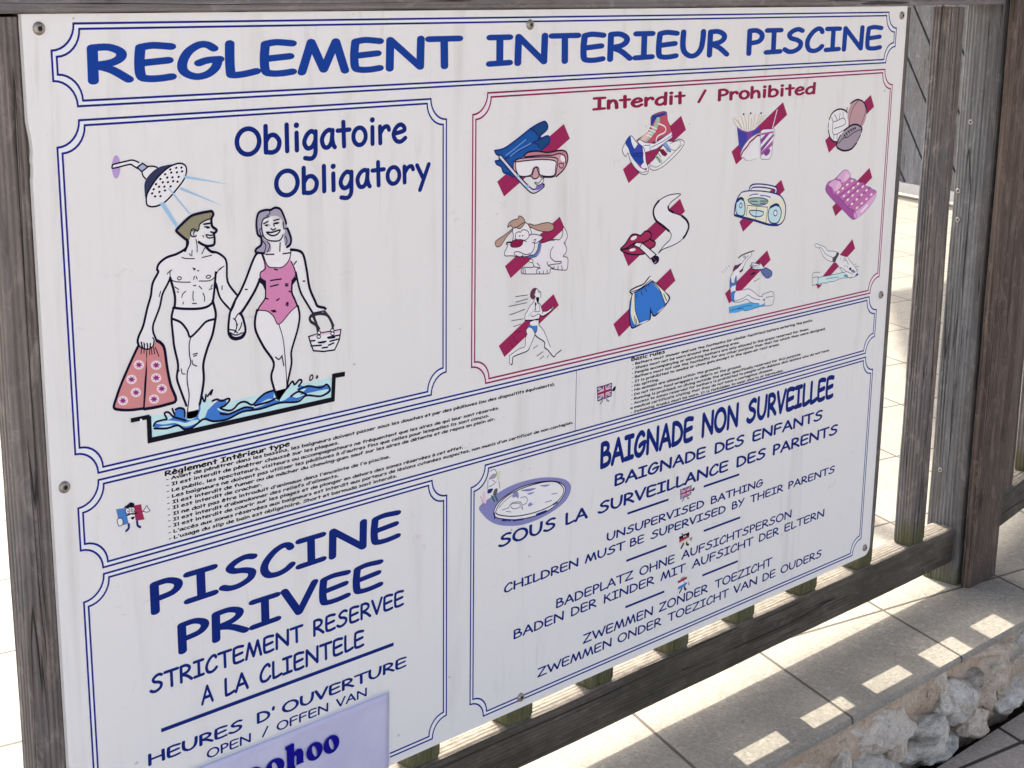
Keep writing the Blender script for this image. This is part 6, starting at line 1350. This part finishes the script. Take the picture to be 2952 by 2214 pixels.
# ------------------------------------------------------------------ hand-drawn stroke alphabet (cap height 1)
def oval(cx, cy, rx, ry, n=9): return ' '.join('%.3f,%.3f' % (cx + rx * math.sin(2 * math.pi * i / n - .5), cy + ry * math.cos(2 * math.pi * i / n - .5)) for i in range(n))
GL = {
'A': (.98, '.07,0 .50,1 .90,0;.23,.34 .76,.36'), 'B': (.86, '.14,.97 .13,.02;~.14,.97 .42,.98 .6,.86 .58,.68 .4,.56 .14,.51;~.14,.51 .48,.54 .72,.42 .74,.2 .56,.05 .13,.01'),
'C': (.84, '~.74,.84 .68,.96 .54,.99 .34,.86 .15,.58 .10,.30 .20,.06 .42,.0 .62,.07 .76,.2'), 'D': (.97, '.14,.97 .13,.02;~.14,.97 .45,.94 .74,.74 .86,.46 .78,.2 .52,.05 .13,.01'),
'E': (.85, '~.15,.93 .12,.5 .14,.1 .26,.01 .5,.0 .75,.04;~.15,.95 .4,1.0 .76,.95;.15,.48 .7,.54'), 'F': (.82, '~.15,.95 .12,.5 .13,.0;~.15,.95 .4,1.0 .74,.96;.15,.50 .66,.55'),
'G': (.94, '~.76,.86 .62,.98 .44,.97 .22,.76 .10,.42 .14,.16 .36,.01 .60,.06 .78,.26 .84,.50;~.44,.42 .62,.50 .88,.52'), 'H': (1.04, '.14,1 .13,0;.89,1 .90,0;.14,.5 .89,.52'),
'I': (.76, '.09,.97 .67,.97;.38,.97 .38,.03;.08,.02 .67,.04'), 'K': (.83, '.14,1 .13,0;.66,.95 .15,.46;.32,.58 .76,.01'), 'L': (.74, '~.14,1 .13,.5 .14,.08 .18,.01 .4,.02 .70,.10'),
'M': (1.2, '.09,0 .32,.98 .60,.06 .90,.98 1.11,0'), 'N': (1.08, '.13,0 .15,.98 .92,.02 .94,1'), 'O': (1.1, '@' + oval(.54, .5, .45, .5)), 'P': (.74, '.14,.97 .14,0;~.14,.97 .42,.98 .62,.84 .64,.66 .5,.50 .15,.44'),
'R': (.88, '.14,.97 .13,0;~.14,.97 .44,.98 .66,.84 .66,.66 .48,.52 .15,.46;~.22,.44 .5,.3 .80,.01'), 'S': (.92, '~.80,.92 .62,.99 .40,.92 .25,.76 .34,.60 .58,.52 .75,.38 .70,.16 .46,.02 .24,.02 .08,.12'),
'T': (.92, '.05,.97 .88,.97;.46,.97 .47,0'), 'U': (.98, '~.13,1 .12,.45 .20,.16 .42,.0 .64,.06 .80,.30 .86,.70 .87,1'), 'V': (.88, '.07,1 .42,.0 .82,1'), 'W': (1.4, '.07,1 .40,.02 .70,.80 1.02,.02 1.34,1'),
'X': (.9, '.1,1 .8,0;.78,1 .08,0'), 'Y': (.86, '.07,1 .44,.50;.80,1 .22,0'), 'Z': (.94, '.10,.97 .82,.97 .08,.02 .87,.03'),
'a': (.70, '~.56,.64 .42,.72 .22,.60 .10,.34 .18,.06 .36,.02 .50,.20 .56,.55;~.57,.70 .55,.35 .60,.1 .66,.0'), 'b': (.80, '.14,1.05 .13,.02;~.14,.45 .3,.66 .52,.66 .69,.42 .62,.12 .40,.0 .13,.04'),
'c': (.70, '~.58,.62 .46,.72 .26,.60 .10,.32 .20,.05 .42,.0 .60,.12'), 'd': (.80, '.68,1.05 .66,0;~.66,.56 .46,.68 .22,.56 .10,.30 .20,.05 .44,.02 .65,.22'), 'e': (.76, '~.13,.36 .40,.40 .62,.48 .58,.64 .42,.72 .22,.60 .10,.32 .22,.06 .44,.0 .66,.14'),
'f': (.68, '~.60,.96 .46,1.05 .32,.94 .28,.6 .28,0;.08,.60 .54,.64'), 'g': (.74, '~.58,.62 .40,.72 .20,.56 .10,.28 .22,.05 .44,.10 .58,.36;~.59,.70 .58,.2 .56,-.20 .40,-.38 .12,-.34'), 'h': (.78, '.13,1.05 .13,0;~.13,.36 .34,.64 .54,.60 .62,.32 .63,0'),
'i': (.40, '.20,.70 .20,0;.20,1.0'), 'j': (.48, '~.30,.70 .30,0 .26,-.3 .05,-.38;.30,1.0'), 'k': (.74, '.13,1.05 .13,0;.56,.68 .14,.30;.28,.42 .64,0'), 'l': (.38, '.19,1.05 .19,0'),
'm': (1.05, '.12,.70 .12,0;~.12,.36 .30,.66 .44,.64 .52,.40 .52,0;~.52,.36 .70,.66 .86,.62 .93,.34 .94,0'), 'n': (.72, '.13,.70 .13,0;~.13,.38 .32,.67 .50,.62 .58,.34 .60,0'), 'o': (.74, '@' + oval(.37, .36, .28, .36, 8)),
'p': (.76, '.13,.70 .14,-.40;~.13,.52 .34,.70 .56,.62 .64,.36 .52,.06 .30,.0 .14,.12'), 'q': (.72, '~.56,.60 .40,.70 .20,.56 .10,.30 .22,.04 .44,.1 .56,.34;.58,.70 .56,-.40'), 'r': (.64, '.13,.70 .14,0;~.13,.40 .30,.64 .48,.68 .55,.54'),
's': (.68, '~.56,.66 .40,.72 .22,.64 .22,.50 .40,.40 .55,.26 .46,.06 .28,.0 .10,.08'), 't': (.66, '.33,1.0 .35,0;.07,.66 .60,.67'), 'u': (.74, '~.12,.70 .12,.28 .26,.03 .46,.10 .58,.40;.60,.70 .62,0'), 'v': (.68, '.08,.70 .33,.02 .60,.70'), 'w': (.94, '.07,.70 .26,.02 .47,.54 .67,.02 .88,.70'),
'x': (.74, '.1,.7 .64,0;.62,.7 .1,0'), 'y': (.74, '.08,.70 .36,.14;.66,.70 .22,-.40'), 'z': (.72, '.10,.68 .62,.68 .09,.02 .66,.03'),
"'": (.36, '.19,1.02 .17,.78'), '/': (.62, '.08,-.02 .54,1.02'), '-': (.5, '.09,.36 .41,.38'), ',': (.36, '.20,.06 .12,-.16'), '.': (.34, '.16,.05'), ';': (.36, '.20,.06 .12,-.16;.2,.45'), ':': (.36, '.2,.06;.2,.5'), '(': (.44, '~.36,1.08 .16,.75 .12,.25 .34,-.2'), ')': (.44, '~.10,1.08 .3,.75 .32,.25 .1,-.2')}
for ch, base, acc in (('é', 'e', '.30,.86 .48,1.04'), ('è', 'e', '.30,1.04 .46,.86'), ('ê', 'e', '.22,.86 .38,1.02 .52,.86'), ('â', 'a', '.2,.86 .36,1.02 .5,.86'), ('à', 'a', '.28,1.04 .44,.86'), ('ç', 'c', '.40,-.05 .36,-.24')):
    GL[ch] = (GL[base][0], GL[base][1] + ';' + acc)
_gc = {}
def glyph(ch, sub):
    if (ch, sub) not in _gc:
        adv, s = GL[ch]; st = []
        for g in s.split(';'):
            sm = g[0] in '~@'; cl = g[0] == '@'; pts = [tuple(float(v) for v in q.split(',')) for q in g.lstrip('~@').split()]
            st.append((smooth(pts, cl, sub) if sm and sub > 1 else pts, cl))
        _gc[(ch, sub)] = (adv, st)
    return _gc[(ch, sub)]
def write(p, key, text, xa, xb, top, basev, w, sub=4, caps=4):
    """lay a word between xa and xb (mm), capitals between top and base (mm, downwards)"""
    pen, strokes = 0, []
    y0 = p.y; lo, hi = 1e9, -1e9
    for ch in text:
        if ch == ' ': pen += .40; continue
        adv, st = glyph(ch, sub)
        for s_, cl in st:
            q = [(pen + x, y) for x, y in s_]; strokes.append((q, cl)); lo = min(lo, min(a for a, b in q)); hi = max(hi, max(a for a, b in q))
        pen += adv + .02
    H = basev - top; h = H / (1 + w); ww = w * 1.0
    sx = (xb - xa) / ((hi - lo) + ww)
    fm = lambda q: (xa + (q[0] - lo + ww / 2) * sx, basev - (q[1] + w / 2) * h)
    for i, (q, cl) in enumerate(strokes):
        p.y = y0 - .000008 * (1 + i % 5)
        if cl: p.ribbon(key, w, q, True, 0, fm)
        else: p.stroke(key, w * (1.25 if len(q) == 1 else 1.0), q, caps, fm)
    p.y = y0
for name, lab, key, w, basev, top, words in LINES:
    for t, a, b in words:
        p = Print(-.0001); write(p, key, t, a, b, top, basev, w)
        p.done(name, sign, (lab + ' ' if lab else 'navy lettering ') + 'reading ' + t)
for name, lab, rows in RULES:
    p = Print(-.0001)
    for t, a, b, basev, H in rows: write(p, 'black', t, a, b, basev - H * 1.1, basev, .26, 3, 1)
    p.done(name, sign, lab)
for n_, a, b, v, w in DASHES:
    p = Print(-.0001); p.ribbon('text', w, [(a, v), (b, v)], False, 0); p.done('dash', sign)

# ------------------------------------------------------------------ paper note stuck over the sign
note = empty('paper_note', (.2, -.001, -.71))
tag(note, 'lavender paper note with fat blue lettering stuck over the lower left of the sign', 'paper note')
k = N('lavender_paper', .35, .45)
pn = k.noise(k.coord((7, 7, 9)), 1, 4, .6, .5)
k.color(k.mix(k.ramp(pn, (.48, 0.), (.62, 1.)), (.53, .53, .72), (.60, .60, .77))); k.bump(k.noise(k.coord((14, 14, 14)), 1, 3), .003, .25)
bm = bmesh.new(); gx, gy = 40, 30; g = []
x0, x1, v0, v1 = 63, 361, 714, 925
for i in range(gx + 1):
    row = []
    for j in range(gy + 1):
        u, w_ = i / gx, j / gy; x = x0 + (x1 - x0) * u - 3.2 * w_ * u; v = v0 + (v1 - v0) * w_
        y = -.0004 + .0008 * noise.noise(Vector((x * .02, v * .02, 1))) + (.0 if w_ > .1 else -.0002)
        row.append(bm.verts.new(Vector(mmv(x, v, y - .0012)) - Vector((.2, -.001, -.71))))
    g.append(row)
for i in range(gx):
    for j in range(gy): bm.faces.new((g[i][j], g[i][j + 1], g[i + 1][j + 1], g[i + 1][j]))
sh = obj('sheet', bm, k.m, note, True); md = sh.modifiers.new('t', 'SOLIDIFY'); md.thickness = .0003; md.offset = 1
k = N('clear_pocket', .15, .5); k.color((.74, .74, .80, 1))
bm = bmesh.new()
for a, b, c, d in ((x0 - 3, v0 - 2.4, x1 + 1.2, v0 + .8), (x1 - 1.0, v0 + .8, x1 + 1.2, 800)):
    quad(bm, [Vector(mmv(a, b, -.0009)) - Vector(note.location), Vector(mmv(a, d, -.0009)) - Vector(note.location), Vector(mmv(c, d, -.0009)) - Vector(note.location), Vector(mmv(c, b, -.0009)) - Vector(note.location)])
obj('pocket_edge', bm, k.m, note)
p = Print(-.0034)
def fat_o(cx, base, r=8.6, hgt=20):
    ring = lambda a, b, rot, n=28: [(cx + a * math.cos(t) - rot * b * math.sin(t), base - hgt / 2 - b * math.sin(t)) for t in [2 * math.pi * i / n for i in range(n)]]
    o, i_ = ring(r, hgt / 2, .0), ring(r * .26, hgt * .33, .28)
    mi = p.mi('noteblue')
    vo = [p.bm.verts.new(mmv(*q, p.y)) for q in o]; vi = [p.bm.verts.new(mmv(*q, p.y)) for q in i_]
    for a in range(28): p.face((vo[a], vo[(a + 1) % 28], vi[(a + 1) % 28], vi[a]), mi)
NB = 757
for cx in (178, 205): fat_o(cx, NB, 12.2, 20.5)
p.fill('noteblue', smooth([(218.5, NB), (218.5, NB - 3), (220.5, NB - 4), (220.5, NB - 24), (218.5, NB - 25.5), (219, NB - 28.5), (229, NB - 29.5), (230.2, NB - 28), (230, NB - 18.5), (234, NB - 21), (239, NB - 20), (242, NB - 15), (241.6, NB - 4), (243.6, NB - 3), (243.6, NB), (231, NB), (231, NB - 3), (232.6, NB - 4), (232.8, NB - 13), (231.5, NB - 15), (230, NB - 13), (229.9, NB - 4), (231, NB - 3), (231, NB)], True, 1))
for cx in (256.5, 279): fat_o(cx, NB, 10.8, 20.5)
o = p.done('lettering', note, 'fat blue letters reading oohoo'); o.location = -Vector(note.location)

# ------------------------------------------------------------------ unseen shade sail, added to throw the shade on the right of the terrace
sail = empty('added_shade_sail', (5.0, 2.0, ZG))
tag(sail, 'unseen pale shade sail on four poles, added to shade the terrace beyond the fence', 'added shade sail')
hgt = 2.5; off = Vector((SUN.x, SUN.y)) * (hgt / SUN.z)
sp_ = [Vector((1.66, .02)) + off, Vector((3.73, 1.46)) + off, Vector((7.6, 1.1)) + off, Vector((7.2, -2.4)) + off, Vector((2.3, -2.2)) + off]
k = N('added_sail_cloth', .9, .1); k.color((.62, .58, .50, 1))
bm = bmesh.new(); f = bm.faces.new([bm.verts.new((a.x - 5, a.y - 2, hgt)) for a in sp_])
ext = bmesh.ops.extrude_face_region(bm, geom=[f]); bmesh.ops.translate(bm, verts=[v for v in ext['geom'] if isinstance(v, bmesh.types.BMVert)], vec=(0, 0, .004))
bmesh.ops.recalc_face_normals(bm, faces=bm.faces); obj('cloth', bm, k.m, sail)
for a in (sp_[0], sp_[1], sp_[2], sp_[3]):
    bm = bmesh.new(); bmesh.ops.create_cone(bm, cap_ends=True, segments=16, radius1=.03, radius2=.03, depth=hgt - .003, matrix=Matrix.Translation((a.x - 5, a.y - 2, (hgt - .003) / 2)))
    obj('pole', bm, METAL.m, sail)

# ------------------------------------------------------------------ unseen canvas roof over the path, added to cut skylight on the ledge
aw = empty('added_awning', (1.0, -1.5, ZP))
tag(aw, 'unseen grey canvas roof on posts, added to cut skylight over the path', 'added_awning')
k = N('added_awning_canvas', .9, .1); k.color((.14, .14, .145, 1))
bm = bmesh.new(); box(bm, -.9, -1.2, 2.50, 3.9, 1.33, 2.515); obj('canvas', bm, k.m, aw)
for px_, py_ in ((-.8, -1.1), (3.8, -1.1), (3.8, 1.2)):
    bm = bmesh.new(); box(bm, px_ - .03, py_ - .03, 0, px_ + .03, py_ + .03, 2.498); obj('post', bm, METAL.m, aw)
